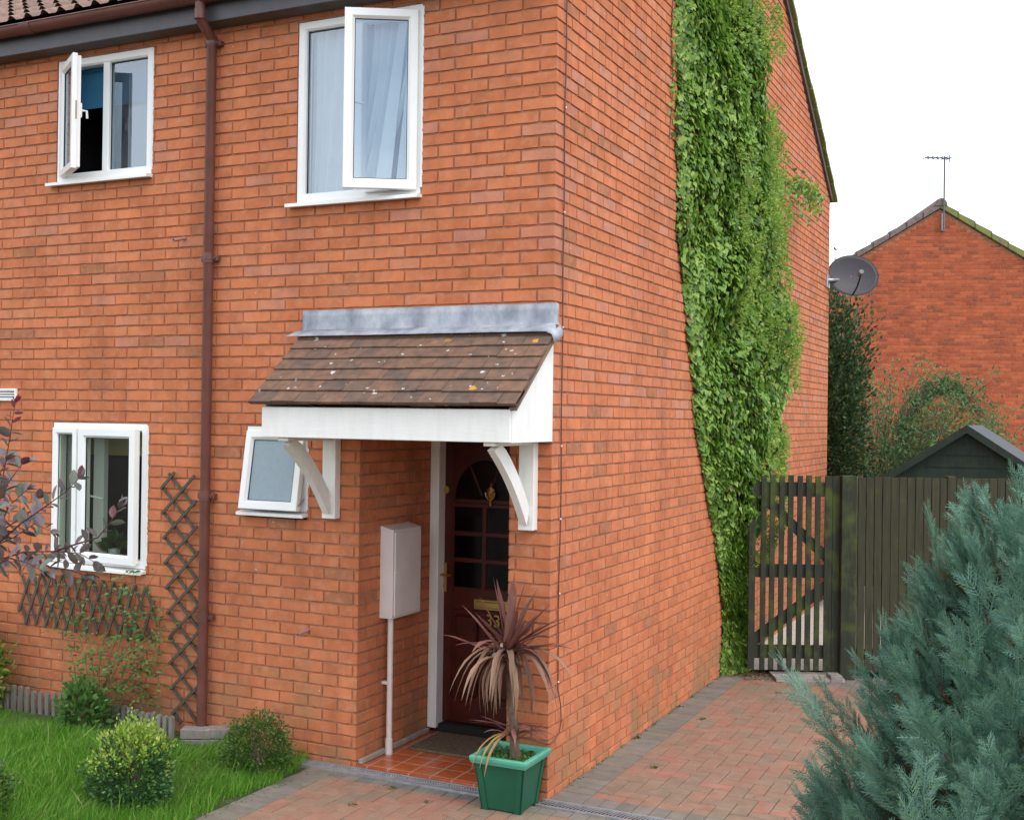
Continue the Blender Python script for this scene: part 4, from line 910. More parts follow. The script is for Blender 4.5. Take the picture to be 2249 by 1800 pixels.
mb = MB(); mb.M = Matrix.Translation(m0) @ Matrix.Rotation(an, 4, 'Z'); mb.cbox((-.03, .03, 6.14), (.03, .118, 6.50), .004); mb.build('bracket', ALU, t_)

# ------------------------------------------------------------ ivy
t_ = tag(empty('ivy_plant'), 'tall band of glossy green ivy climbing the side wall', 'ivy')
zl = [0, .5, 1.2, 1.69, 2.18, 2.93, 3.3, 3.6, 4.3, 4.5, 4.7, 5.38, 6.2]; yl = [3.72, 3.78, 3.50, 3.14, 2.86, 2.62, 2.46, 2.34, 2.27, 2.20, 2.30, 2.22, 2.18]
zr = [0, .13, .38, .93, 1.41, 1.68, 1.97, 2.25, 2.5, 2.97, 3.18, 3.72, 4.2, 4.7, 5.16, 5.78, 6.2]; yr = [4.00, 4.0, 4.05, 4.15, 4.40, 4.70, 4.75, 4.72, 5.25, 5.02, 4.55, 4.45, 4.72, 4.6, 4.3, 3.75, 3.6]
n = 42000; zz = RNG.uniform(0.02, 6.1, n); q = RNG.uniform(0, 1, n)
yL = np.interp(zz, zl, yl); yR = np.interp(zz, zr, yr)
yL = yL + np.array([.06 * noise.noise(Vector((0, 0, z * 5))) + .03 * noise.noise(Vector((4, 0, z * 17))) for z in zz]); yR = yR + np.array([.16 * noise.noise(Vector((9, 0, z * 3.1))) + .07 * noise.noise(Vector((5, 5, z * 11))) for z in zz])
yy = yL + (yR - yL) * q
prof_ = np.clip(np.minimum(q * 3.0, (1 - q) * 6), 0, 1) ** .6
lump = np.array([noise.noise(Vector((0, y * 1.8, z * 1.5))) + .5 * noise.noise(Vector((3, y * 4.5, z * 4))) for y, z in zip(yy, zz)])
lowf = np.interp(zz, [0, 1.0, 2.0, 2.6, 6], [.45, .6, 1.0, 1.0, .85])
T = (.13 + .20 * np.clip(q * 1.6, 0, 1) + .16 * lump) * prof_ * lowf + .02
dep_ = 1 - RNG.uniform(0, 1, n) ** 2 * .5; dep_[:9000] *= RNG.uniform(.08, .45, 9000)
P = np.stack([np.clip(T * dep_, .012, None), yy, zz], 1)
e = .05
gy = np.array([noise.noise(Vector((0, (y + e) * 1.8, z * 1.5))) - noise.noise(Vector((0, (y - e) * 1.8, z * 1.5))) for y, z in zip(yy, zz)]) * .16 / (2 * e)
gz_ = np.array([noise.noise(Vector((0, y * 1.8, (z + e) * 1.5))) - noise.noise(Vector((0, y * 1.8, (z - e) * 1.5))) for y, z in zip(yy, zz)]) * .16 / (2 * e)
side = np.where(q > .85, (q - .85) * 7, 0) - np.where(q < .1, (.1 - q) * 8, 0)
nn = np.stack([np.ones(n), -gy * 1.5 + side, -gz_ * 1.5 + .35], 1) + RNG.normal(scale=.36, size=(n, 3)); nn /= np.linalg.norm(nn, axis=1, keepdims=True)
dn_ = np.stack([RNG.normal(scale=.3, size=n) + .25, RNG.normal(scale=.5, size=n), -np.ones(n)], 1); dn_ -= nn * np.sum(dn_ * nn, 1, keepdims=True)
sc = RNG.uniform(.032, .062, n) * np.interp(zz, [0, 1.5, 3], [.8, .9, 1.05])
big = RNG.uniform(size=n) < .12; sc[big] *= 1.25
scatter('foliage', IV, IVF, P, dn_, nn, sc, IVY, t_, wsc=RNG.uniform(.8, 1.05, n))
# flowering shoots: rounded pale clusters standing out from the surface
pc = []; 
for k in range(1100):
    z = random.uniform(.9, 6.0); qq = random.uniform(.25, .99) ** .8; a = np.interp(z, zl, yl); b = np.interp(z, zr, yr) + .05; y = a + (b - a) * qq
    t0 = (.13 + .2 * min(1, qq * 1.6)) * min(1, (1 - qq) * 6 + .3) + .03 + .16 * (noise.noise(Vector((0, y * 1.8, z * 1.5))) + .5 * noise.noise(Vector((3, y * 4.5, z * 4))))
    if noise.noise(Vector((2, y * 1.3, z * 1.1))) < -.08: continue
    pc.append((max(.05, t0), y, z, random.uniform(.035, .065)))
PP = []; DD = []
for (x, y, z, r) in pc:
    u_ = unit(20); u_[:, 0] = np.abs(u_[:, 0]) * .9 + .1; PP.append(np.array([x, y, z]) + u_ * r); DD.append(u_ + np.array([.1, 0, -.1]))
PP = np.concatenate(PP); DD = np.concatenate(DD); scatter('flower_shoots', OV, OVF, PP, DD, unit(len(PP)), RNG.uniform(.018, .036, len(PP)), IVYF, t_)
# trailing sprig to the right and the thin upright runner
mb = MB(); sp = [(.16, 4.70, 4.36), (.24, 5.05, 4.50), (.28, 5.6, 4.58), (.26, 6.15, 4.62), (.22, 6.6, 4.62)]; mb.tube(sp, [.012, .010, .008, .006, .004], 6)
mb.tube([(.03, 4.02, .0), (.05, 3.95, .8), (.05, 4.05, 1.6), (.06, 3.7, 2.8), (.05, 3.4, 4.4), (.05, 3.2, 6.0)], [.03, .028, .022, .018, .014, .01], 8)
mb.tube([(.01, 5.0, 3.0), (.012, 5.12, 3.5), (.01, 5.16, 3.75)], .006, 5)
for (a, b, c) in ((2.16, 5.0, 5.9), (2.14, 4.3, 5.0), (4.62, 5.0, 5.8)): mb.tube([(.006, a + .03 * math.sin(z * 7), z) for z in np.linspace(b, c, 12)], .0035, 4)
mb.build('stem', BARK, t_)
PP = []; nm = []
for k in range(620):
    f = random.random(); i = min(3, int(f * 4)); a = Vector(sp[i]); b = Vector(sp[i + 1]); p_ = a.lerp(b, f * 4 - i) + Vector((random.gauss(0, .045), random.gauss(0, .05), random.gauss(0, .045) - (random.random() ** 2) * .28 * (random.random() < .45)))
    PP.append(p_)
for k in range(170): zq = random.random(); PP.append(Vector((random.uniform(.01, .07), 5.0 + .17 * zq + random.gauss(0, .03), 3.0 + .78 * zq)))
for k in range(200): zq = random.uniform(4.9, 5.9); PP.append(Vector((random.uniform(.01, .05), 4.9 - (zq - 4.9) * .5 + random.gauss(0, .10), zq)))
for k in range(70): zq = random.uniform(4.3, 5.9); PP.append(Vector((random.uniform(.01, .03), 2.15 + random.gauss(0, .03), zq)))
PP = np.array([tuple(p) for p in PP]); m = len(PP); scatter('runner_foliage', IV, IVF, PP, np.stack([RNG.normal(size=m) * .4, RNG.normal(size=m) * .5, -np.ones(m)], 1), unit(m) + np.array([1.2, 0, .2]), RNG.uniform(.028, .05, m), IVY, t_)

# ------------------------------------------------------------ conifer
t_ = tag(empty('conifer_shrub'), 'large blue green conifer with feathery sprays at the right foreground', 'conifer')
def spray(ns=9, sub=3):
    V = []; Fc = []
    def qd(a, b, w0, w1):
        a = np.array(a); b = np.array(b); d = b - a; l = np.linalg.norm(d[:2]) + 1e-9; nrm = np.array([-d[1], d[0], 0]) / l; o = len(V)
        V.extend([a - nrm * w0, a + nrm * w0, b + nrm * w1, b - nrm * w1]); Fc.append((o, o + 1, o + 2, o + 3))
    qd((0, 0, 0), (0, 1, .0), .016, .010)
    for k in range(ns):
        y = .10 + .84 * k / ns
        for sg in (-1, 1):
            L = (.42 * math.sin(PI * min(1, (.22 + .78 * (1 - y)))) + .10) * random.uniform(.8, 1.15); a = math.radians(random.uniform(34, 50)); dy, dx = L * math.cos(a), sg * L * math.sin(a)
            zz_ = random.uniform(-.04, .04); qd((0, y, 0), (dx, y + dy, zz_), .013, .009)
            for m_ in range(sub):
                f = .28 + .6 * m_ / sub
                for s2 in (-1, 1):
                    l2 = L * (.36 - .18 * f); a2 = math.atan2(dy, dx) + s2 * math.radians(38); qd((dx * f, y + dy * f, zz_ * f), (dx * f + l2 * math.cos(a2), y + dy * f + l2 * math.sin(a2), zz_ * f), .011, .007)
    return V, Fc
CX, CY = 2.72, -1.95
def crad(z): return float(np.interp(z, [0, .3, .6, .9, 1.2, 1.5, 1.75, 1.95, 2.15, 2.3], [1.16, 1.12, .98, .80, .65, .54, .44, .31, .12, .02]))
PL = []; tops = []
for k in range(900):
    z = 1.92 * (1 - random.random() ** .62) if k % 3 else random.uniform(.1, 1.85)
    a = random.uniform(0, 2 * PI); lum = .16 * noise.noise(Vector((math.cos(a) * 1.6, math.sin(a) * 1.6, z * 2.2)))
    r = crad(z) * (1 + lum * 1.5) * random.uniform(.72, 1.0)
    tip = Vector((CX + r * math.cos(a), CY + r * math.sin(a), z + .10)); outw = Vector((math.cos(a), math.sin(a), 0))
    d = (outw * random.uniform(.25, .75) + Vector((random.gauss(0, .16), random.gauss(0, .16), 1.0))).normalized()
    L = random.uniform(.22, .40); PL.append((tip - d * L, tip, outw))
for (x, y, z, dx, dy, dz, L) in ((2.66, -1.93, 2.12, 0, 0, 1, .45), (2.55, -2.0, 2.03, -.2, -.05, 1, .4), (2.84, -1.9, 2.12, .2, .1, 1, .4), (2.30, -2.1, 1.87, -.15, -.05, 1, .30), (1.84, -2.22, 1.38, -.85, -.1, 1.1, .42)):
    d = Vector((dx, dy, dz)).normalized(); PL.append((Vector((x, y, z)) - d * L, Vector((x, y, z)), Vector((-.9, -.4, 0))))
tv = [spray(9, 3) for _ in range(3)]
PS = [[], [], []]; DS = [[], [], []]; NS = [[], [], []]; SS = [[], [], []]; stems = MB()
for i, (a, b, ow) in enumerate(PL):
    d = (b - a).normalized(); sdv = d.cross(ow).normalized(); L = (b - a).length
    if i % 2 == 0: stems.tube([a - d * .15 + (-ow) * .06, a, a.lerp(b, .6)], [.006, .005, .003], 4, caps=False)
    ns = 9
    for k in range(ns):
        f = .12 + .88 * k / (ns - 1); c = random.randrange(3); sg = (-1, 1)[k % 2]
        lat = (sdv * sg * random.uniform(.5, 1.0) + ow * random.uniform(-.1, .55)) * (1 - .75 * f)
        dd = (d + lat * 1.1).normalized(); p = a.lerp(b, f) - d * .03
        PS[c].append(tuple(p)); DS[c].append(tuple(dd)); NS[c].append(tuple(ow + Vector((random.gauss(0, .45), random.gauss(0, .45), random.gauss(0, .45)))))
        SS[c].append((.070 + .065 * (1 - abs(f - .45))) * random.uniform(.8, 1.2))
for c in range(3): scatter('foliage', tv[c][0], tv[c][1], np.array(PS[c]), np.array(DS[c]), np.array(NS[c]), np.array(SS[c]), CYP, t_)
m = 2600; zz = RNG.uniform(.05, 1.65, m); aa = RNG.uniform(0, 2 * PI, m); rr_ = np.array([crad(z) for z in zz]) * RNG.uniform(.30, .72, m)
P = np.stack([CX + rr_ * np.cos(aa), CY + rr_ * np.sin(aa), zz], 1); D = np.stack([np.cos(aa) * .5, np.sin(aa) * .5, np.ones(m)], 1) + RNG.normal(scale=.3, size=(m, 3))
scatter('inner_foliage', tv[0][0], tv[0][1], P, D, unit(m), RNG.uniform(.08, .14, m), CYPI, t_)
stems.tube([(CX, CY, -.05), (CX, CY, 1.0), (CX, CY, 2.1)], [.05, .035, .01], 10)
for k in range(60):
    a = random.uniform(0, 2 * PI); z = random.uniform(.1, 1.4); r = crad(z) * .66; stems.tube([(CX, CY, z * .6), (CX + r * .5 * math.cos(a), CY + r * .5 * math.sin(a), z * .8 + .05), (CX + r * math.cos(a), CY + r * math.sin(a), z + .18)], [.014, .009, .005], 6, caps=False)
stems.build('branch', plain('conifer_bark', (.20, .085, .055), .9, .3, 30), t_)

# ------------------------------------------------------------ lawn grass
def in_lawn(x, y): return x < -1.60 + .05 * math.sin(y * 5) and y < -.16 - .0 * x
n = 150000; gx = RNG.uniform(-5.4, -1.50, n); gyv = RNG.uniform(-3.6, -.02, n)
edge = -1.60 + .035 * np.sin(gyv * 9) + .02 * np.sin(gyv * 23)
vis = (gx < edge) & ~((gx < -2.3) & (gyv > -.09)) & ~((gx < -4.6) & (gyv < -1.5)); gx, gyv = gx[vis], gyv[vis]; n = len(gx)
gzv = np.array([gz(x, y) - .01 for x, y in zip(gx, gyv)])
patch = np.array([noise.noise(Vector((x * 1.7, y * 1.7, 5))) for x, y in zip(gx, gyv)])
BL = [(-.016, 0, 0), (.016, 0, 0), (.015, .40, .06), (-.015, .40, .06), (.010, .76, .22), (-.010, .76, .22), (0, 1, .48)]; BLF = [(0, 1, 2, 3), (3, 2, 4, 5), (5, 4, 6)]
ang = RNG.uniform(0, 2 * PI, n); swirl = patch * 3 + 1.2
D = np.stack([.55 * np.cos(swirl) + RNG.normal(scale=.36, size=n), .55 * np.sin(swirl) + RNG.normal(scale=.36, size=n), np.ones(n)], 1)
ht = RNG.uniform(.05, .12, n) * (1 + .6 * patch); ht *= np.where(gx > -1.85, .85, 1) * np.where((gyv > -.45) & (gx < -2.3), np.clip(.25 + (-.12 - gyv) * 1.7, .2, 1), 1)
ht[:2500] *= 1.7; g_ = scatter('grass', BL, BLF, np.stack([gx, gyv, gzv], 1), D, np.stack([np.cos(ang), np.sin(ang), np.zeros(n)], 1), ht, GRASS); tag(g_, 'long bright green lawn grass', 'grass', kind='stuff')
# tufts along the paving edge, wall foot and cracks
tx = []; 
for k in range(1000):
    r = random.random()
    if r < .45: tx.append((random.uniform(.0, .03) ** 1.0, random.uniform(.05, 3.7) if noise.noise(Vector((k * 0, random.random(), 1))) > -2 else 0))
    elif r < .6: tx.append((random.uniform(-1.62, -1.5), random.uniform(-1.4, -.2)))
    else:
        c = [( -.95, -.6), (.35, .9), (-.6, -.35), (.28, 2.2), (.02, .12), (.02, 1.5), (.02, 2.5), (-.9, -.24), (.6, 3.3), (-.2, -.55)][random.randrange(10)]; tx.append((c[0] + random.gauss(0, .014), c[1] + random.gauss(0, .018)))
tx = np.array(tx); keep = np.array([noise.noise(Vector((0, y * 4, 2))) > -.05 or x > .05 or x < -.1 for x, y in tx]); tx = tx[keep]; n = len(tx)
g_ = scatter('weeds', SM, SMF, np.column_stack([tx, np.full(n, .0)]), np.stack([RNG.normal(scale=.8, size=n), RNG.normal(scale=.8, size=n), np.ones(n) * .7], 1), unit(n), RNG.uniform(.006, .016, n), BOX); tag(g_, 'small green weeds and moss in paving joints at the wall foot', 'weeds', kind='stuff')
# leaf litter by the gate + odd fallen leaves
n = 900; lx = RNG.normal(.22, .16, n); ly = RNG.normal(3.86, .10, n); k_ = (lx > .01); lx, ly = lx[k_], ly[k_]
ex = RNG.uniform(-.9, 2.2, 60); ey = RNG.uniform(-2.2, 3.4, 60); k_ = (ex > .05) | (ey < -.15); lx = np.concatenate([lx, ex[k_]]); ly = np.concatenate([ly, ey[k_]]); n = len(lx)
g_ = scatter('leaf_litter', OV, OVF, np.stack([lx, ly, RNG.uniform(.003, .012, n)], 1), np.stack([RNG.normal(size=n), RNG.normal(size=n), RNG.normal(scale=.15, size=n)], 1), np.stack([RNG.normal(scale=.3, size=n), RNG.normal(scale=.3, size=n), np.ones(n)], 1), RNG.uniform(.012, .026, n), DEAD); tag(g_, 'dry brown leaf litter on the paving by the gate', 'leaf litter', kind='stuff')

# ------------------------------------------------------------ shrubs
def clump(name, label, cat, c, r, n, leaf, mats, sz, upper=None, stems_=14, flat_=.35, group=None, rmin=.45):
    t = tag(empty(name), label, cat, group); c = np.array(c); r = np.array(r)
    th = unit(n); th[:, 2] = th[:, 2]
    rad = RNG.uniform(rmin, 1.0, n) ** .6
    lum = np.array([noise.noise(Vector(tuple(v * 2.3 + c))) for v in th]); lum2 = np.array([noise.noise(Vector(tuple(v * 5 + c))) for v in th])
    P = c + th * r * (rad * (1 + .38 * lum + .34 * lum2))[:, None]
    k = P[:, 2] > .0; P, th = P[k], th[k]
    P[:, 2] = np.where(P[:, 2] < .05, P[:, 2] * .5 + .03, P[:, 2]); D = th + np.array([0, 0, .6]) + RNG.normal(scale=.5, size=th.shape); sc = RNG.uniform(sz[0], sz[1], len(P))
    if upper is None: scatter('foliage', leaf[0], leaf[1], P, D, unit(len(P)) + th * .8, sc, mats[0], t)
    else:
        jit = RNG.normal(scale=.16, size=len(P)) + .45 * np.array([noise.noise(Vector(tuple(p * 9))) for p in P]); up = (P[:, 2] - c[2]) / r[2] + jit * 1.5 > upper
        scatter('foliage', leaf[0], leaf[1], P[~up], D[~up], unit((~up).sum()) + th[~up] * .8, sc[~up], mats[0], t)
        o = scatter('yellow_foliage', leaf[0], leaf[1], P[up], D[up], unit(up.sum()) + th[up] * .8, sc[up], mats[1], t)
    mb = MB()
    for i in range(stems_):
        v = unit(1)[0]; v[2] = abs(v[2]); e_ = c + v * r * .85; mb.tube([(c[0] + random.gauss(0, .02), c[1] + random.gauss(0, .02), 0), tuple((c + e_) / 2 - np.array([0, 0, .02])), tuple(e_)], [.007, .005, .002], 5, caps=False)
    mb.build('stem', BARK, t); return t
clump('box_shrub', 'low rounded green shrub between the lawn and the porch', 'shrub', (-1.80, -.36, .15), (.21, .19, .20), 6500, (SM, SMF), [BOX], (.012, .021))
eu = clump('euonymus_shrub', 'small shrub with yellow leaves on top and dark green below', 'shrub', (-2.02, -1.20, .21), (.225, .21, .25), 8500, (OV, OVF), [EUO, EUY], (.015, .026), upper=.42)
PP = []; DD = []
for k in range(70):       # yellow upright shoots
    a = random.uniform(0, 2 * PI); rr0 = random.uniform(.02, .17); b = Vector((-2.02 + rr0 * math.cos(a), -1.20 + rr0 * math.sin(a), .36 - rr0 * .5)); d = Vector((math.cos(a) * rr0 * 2, math.sin(a) * rr0 * 2, 1)).normalized(); L = random.uniform(.06, .13)
    for j in range(16): f = j / 15; PP.append(tuple(b + d * L * f)); v = unit(1)[0]; DD.append(tuple(Vector(v) * .8 + d * .8))
PP = np.array(PP); scatter('yellow_foliage', OV, OVF, PP, np.array(DD), unit(len(PP)), RNG.uniform(.016, .026, len(PP)), EUY, eu)
clump('left_edge_shrub', 'small dark green shrub cut by the bottom left corner', 'shrub', (-2.47, -1.92, .20), (.20, .20, .24), 4500, (OV, OVF), [BOX], (.018, .03)).name = 'corner_shrub'
clump('hydrangea_bush', 'yellow green leafy bush against the wall at the left edge', 'bush', (-4.58, -.28, .36), (.42, .22, .40), 3000, (OV, OVF), [HYD], (.04, .075))
# rose bush
t_ = tag(empty('rose_bush'), 'straggly climbing rose with thin stems in front of the low trellis', 'rose bush')
mb = MB(); LP = []; LD = []; YP = []; YD = []
rs = [((-3.35, -.20), (-3.62, -.10, .95)), ((-3.33, -.2), (-3.45, -.12, 1.0)), ((-3.3, -.18), (-3.12, -.10, .95)), ((-3.28, -.2), (-2.98, -.12, .85)), ((-3.25, -.2), (-2.82, -.10, .75)), ((-3.2, -.18), (-2.95, -.14, .55)), ((-3.3, -.2), (-3.3, -.10, .90)), ((-3.0, -.12), (-2.92, -.08, .55)), ((-2.98, -.12), (-3.02, -.06, .75)), ((-3.25, -.2), (-3.05, -.10, 1.12)), ((-3.4, -.2), (-3.75, -.12, .8)), ((-3.2, -.2), (-2.90, -.07, 1.15)), ((-2.85, -.1), (-2.86, -.05, .9))]
for (bx, by), (ex_, ey_, ez_) in rs:
    pts = []
    for i in range(9):
        f = i / 8; pts.append((bx + (ex_ - bx) * f ** 1.3 + .02 * math.sin(f * 9 + bx * 40), by + (ey_ - by) * f, ez_ * f))
    mb.tube(pts, [.006 - .0045 * i / 8 for i in range(9)], 5)
    for i in range(3, 9):
        for k in range(3):
            b = Vector(pts[i]) + Vector((random.gauss(0, .05), random.gauss(0, .03) - .02, random.gauss(0, .04)))
            ax = Vector(unit(1)[0]); ax.z = ax.z * .4 - .1; ax.normalize(); yng = random.random() < .22 and i > 5
            for j in range(5):
                o_ = b + ax * (.020 * j); sg = (-1, 1)[j % 2]; sd_ = ax.cross(Vector((0, 0, 1))).normalized() * sg
                dd = (ax * .6 + sd_ * (1 if j < 4 else 0)); (YP if yng else LP).append(tuple(o_)); (YD if yng else LD).append(tuple(dd))
mb.tube([(-2.86, -.02, .76), (-3.02, -.16, .60), (-3.18, -.28, .44)], .005, 6)
mb.build('stem', plain('rose_stem', (.12, .12, .05), .7, .3), t_)
LP, LD = np.array(LP), np.array(LD); scatter('foliage', OV, OVF, LP, LD, unit(len(LP)) * .6 + np.array([.1, -.5, .8]), RNG.uniform(.024, .042, len(LP)), ROSE, t_)
YP, YD = np.array(YP), np.array(YD); scatter('young_foliage', OV, OVF, YP, YD, unit(len(YP)) * .6 + np.array([.1, -.5, .8]), RNG.uniform(.016, .028, len(YP)), ROSET, t_)
clump('low_garden_plant', 'dense green leafy plant at the foot of the rose by the log edging', 'plant', (-3.36, -.26, .17), (.18, .12, .20), 800, (OV, OVF), [ROSE], (.04, .065))
# purple-leaved plum
t_ = tag(empty('plum_shrub'), 'purple leaved shrub reaching in from the left in front of the window', 'shrub')
def PB(u, v, d=6.0): return Vector((2.7029, -6.2175, 2.2211)) + (F + R * ((u - 1124.5) / 2561.4) - U * ((v - 900) / 2561.4)) * d
root = PB(-160, 1700, 6.0); root.z = 0
# branch polylines measured on the photo at about six metres' distance
br = [[(-120, 1500, 6.05), (-70, 1330, 6.0), (-25, 1160, 6.0), (5, 1055, 6.0), (22, 960, 5.95), (33, 885, 5.9)],
      [(-90, 1330, 6.0), (-30, 1215, 6.0), (45, 1150, 5.95), (95, 1115, 5.9), (140, 1083, 5.85), (172, 1052, 5.8)],
      [(-90, 1340, 6.0), (-20, 1235, 5.95), (50, 1212, 5.9), (120, 1210, 5.85), (175, 1215, 5.8), (205, 1232, 5.78)],
      [(120, 1210, 5.85), (165, 1195, 5.85), (215, 1180, 5.85), (240, 1150, 5.85), (262, 1115, 5.85)],
      [(-60, 1290, 6.1), (-10, 1180, 6.15), (20, 1110, 6.15), (60, 1075, 6.1)],
      [(-60, 1250, 5.9), (-10, 1130, 5.8), (-5, 1050, 5.8), (15, 1010, 5.75)],
      [(-40, 1260, 5.9), (20, 1225, 5.8), (60, 1235, 5.75), (95, 1255, 5.7)],
      [(-40, 1210, 6.1), (30, 1180, 6.2), (75, 1150, 6.2), (110, 1165, 6.2)],
      [(-60, 1200, 5.95), (-5, 1100, 5.9), (25, 1050, 5.9), (48, 1020, 5.9)], [(50, 1212, 5.95), (110, 1245, 5.85), (150, 1250, 5.8), (185, 1262, 5.8)], [(-50, 1230, 6.0), (10, 1160, 6.0), (60, 1130, 6.0), (85, 1095, 6.0)]]
mb = MB(); mb.tube([root, root.lerp(PB(-120, 1500), .6), PB(-120, 1500)], [.022, .018, .014], 8); mb.tube([PB(-120, 1500), PB(-90, 1335), PB(-60, 1250)], [.014, .011, .008], 8); LP = []; LD = []; RP = []; RD = []
for bi, b in enumerate(br):
    if bi > 2 and b[0][0] < -30: b = [(-90, 1335, 6.0)] + b
    pts = [PB(*q) for q in b]; n = len(pts); mb.tube(pts, [.0065 - .0050 * i / (n - 1) for i in range(n)], 6)
    tot = 0
    for i in range(n - 1):
        seg = (pts[i + 1] - pts[i]); d = seg.normalized(); st_ = .024; cnt = int(seg.length / st_)
        for k in range(cnt):
            p_ = pts[i] + seg * (k / cnt); tot += 1; sg = (-1, 1)[tot % 2]
            v = Vector(unit(1)[0]); sdv = (d.cross(F).normalized() * sg * .9 + v * .55); dd = (d * .5 + sdv + Vector((0, 0, .05))).normalized()
            if b[min(i + 1, n - 1)][0] < -30: continue
            if bi == 0 and i == n - 2 and k > cnt * .4: RP.append(tuple(p_)); RD.append(tuple(dd))
            else: LP.append(tuple(p_)); LD.append(tuple(dd))
    for _ in range(4):
        v = Vector(unit(1)[0]) * .5; (RP if bi == 0 else LP).append(tuple(pts[-1])); (RD if bi == 0 else LD).append(tuple((d + v).normalized()))
mb.build('branch', REDBARK, t_)
LP, LD = np.array(LP), np.array(LD)
OVW = [(0, 0, 0), (.20, .20, .05), (.30, .48, .07), (.22, .76, .05), (0, 1, -.05), (-.22, .76, .05), (-.30, .48, .07), (-.20, .20, .05)]; OVWF = [(0, 1, 2, 3, 4), (0, 4, 5, 6, 7)]
scatter('foliage', OVW, OVWF, LP, LD, np.array([0, 0, 1.0]) + RNG.normal(scale=.5, size=LP.shape), RNG.uniform(.05, .09, len(LP)), PLUM, t_)
scatter('young_foliage', OVW, OVWF, np.array(RP), np.array(RD), unit(len(RP)) + np.array([0, 0, 1.0]), RNG.uniform(.035, .055, len(RP)), PLUMR, t_, wsc=np.full(len(RP), .7))
# background trees
t_ = clump('yew_tree', 'tall dark evergreen tree behind the rear corner of the brick house', 'tree', (-.42, 10.7, 2.35), (.70, .8, 1.95), 26000, (OV, OVF), [DKT], (.04, .075), stems_=20, rmin=.12)
mb = MB(); mb.tube([(-.32, 10.7, -.1), (-.32, 10.7, 3.6)], [.1, .04], 8); mb.build('trunk', BARK, t_)
t_ = tag(empty('feathery_bush'), 'feathery green bush with an arching branch in front of the red gable', 'bush')
mb = MB(); LP = []; LD = []
arcs = []
for k in range(230):
    b = Vector((random.uniform(-.15, 1.25), random.uniform(11.2, 12.8), 0)); h = random.uniform(1.4, 2.9) * (1.10 - .30 * abs(b.x - .15)); lean = Vector((random.gauss(.20, .30), random.gauss(0, .25), 0))
    arcs.append((b, b + lean * .4 + Vector((0, 0, h * .75)), b + lean * 1.6 + Vector((0, 0, h))))
for k in range(20):
    arcs.append((Vector((.2, 11.9, 1.3)), Vector((.85 + random.uniform(-.08, .1), 12.3, 3.75 + random.uniform(-.5, .15))), Vector((1.62 + random.uniform(-.35, .1), 13.0, 2.35 + random.uniform(-.25, .2)))))
for b, m_, e_ in arcs:
    pts = [b * (1 - f) ** 2 + m_ * 2 * f * (1 - f) + e_ * f * f for f in [i / 9 for i in range(10)]]
    mb.tube(pts, [.012 - .010 * i / 9 for i in range(10)], 4, caps=False)
    for i in range(1, 10):
        for _ in range(12):
            p_ = pts[i] + Vector((random.gauss(0, .07), random.gauss(0, .07), random.gauss(0, .06))); LP.append(tuple(p_)); LD.append(tuple((pts[i] - pts[i - 1]).normalized() * .8 + Vector(unit(1)[0])))
mb.build('stem', BARK, t_); LP, LD = np.array(LP), np.array(LD); scatter('foliage', OV, OVF, LP, LD, unit(len(LP)), RNG.uniform(.045, .085, len(LP)), MID, t_, wsc=np.full(len(LP), .6))

# ------------------------------------------------------------ potted cordyline
t_ = tag(empty('plant_pot'), 'square green plastic pot with pale rim at the house corner', 'plant pot')
pcx, pcy = -.150, -.185
def frus(mb, h0, h1, z0, z1): 
    vs = [(pcx + sx * h, pcy + sy * h, z) for h, z in ((h0, z0), (h1, z1)) for sx, sy in ((-1, -1), (1, -1), (1, 1), (-1, 1))]
    mb.add(vs, [(0, 1, 5, 4), (1, 2, 6, 5), (2, 3, 7, 6), (3, 0, 4, 7)])
mb = MB(); frus(mb, .116, .150, .008, .285); mb.add([(pcx + sx * .116, pcy + sy * .116, .008) for sx, sy in ((-1, -1), (1, -1), (1, 1), (-1, 1))], [(0, 1, 2, 3)])
for sx, sy in ((-1, -1), (1, -1), (1, 1), (-1, 1)):      # raised corner ribs and feet
    for ax in (0, 1):
        vs = []
        for h, z in ((.116, 0.0), (.150, .272)):
            o = h + .005; i_ = h - .035
            if ax == 0: vs += [(pcx + sx * o, pcy + sy * o, z), (pcx + sx * i_, pcy + sy * o, z), (pcx + sx * i_, pcy + sy * (o - .008), z), (pcx + sx * o, pcy + sy * (o - .008), z)]
            else: vs += [(pcx + sx * o, pcy + sy * o, z), (pcx + sx * o, pcy + sy * i_, z), (pcx + sx * (o - .008), pcy + sy * i_, z), (pcx + sx * (o - .008), pcy + sy * o, z)]
        mb.add(vs, [(0, 1, 2, 3), (4, 7, 6, 5), (0, 4, 5, 1), (1, 5, 6, 2), (2, 6, 7, 3), (3, 7, 4, 0)])
mb.build('body', POTM, t_)
mb = MB(); L_ = []
for h, z in ((.154, .262), (.168, .268), (.176, .290), (.176, .304), (.170, .310), (.152, .310), (.148, .300), (.138, .25)):
    L_.append([(pcx + sx * h, pcy + sy * h, z) for sx, sy in ((-1, -1), (1, -1), (1, 1), (-1, 1))])
mb.add([p for l in L_ for p in l], [(i * 4 + k, i * 4 + (k + 1) % 4, (i + 1) * 4 + (k + 1) % 4, (i + 1) * 4 + k) for i in range(len(L_) - 1) for k in range(4)]); mb.build('rim', POTR, t_)
mb = MB(); mb.add([(pcx + sx * .146, pcy + sy * .146, .272) for sx, sy in ((-1, -1), (1, -1), (1, 1), (-1, 1))], [(0, 1, 2, 3)]); mb.build('soil', SOIL, t_)
n = 420; g_ = scatter('moss', SM, SMF, np.stack([RNG.uniform(-.145, .145, n) + pcx, RNG.uniform(-.145, .145, n) + pcy, np.full(n, .272)], 1), unit(n) + np.array([0, 0, 1.0]), unit(n), RNG.uniform(.015, .035, n), ROSE, t_)
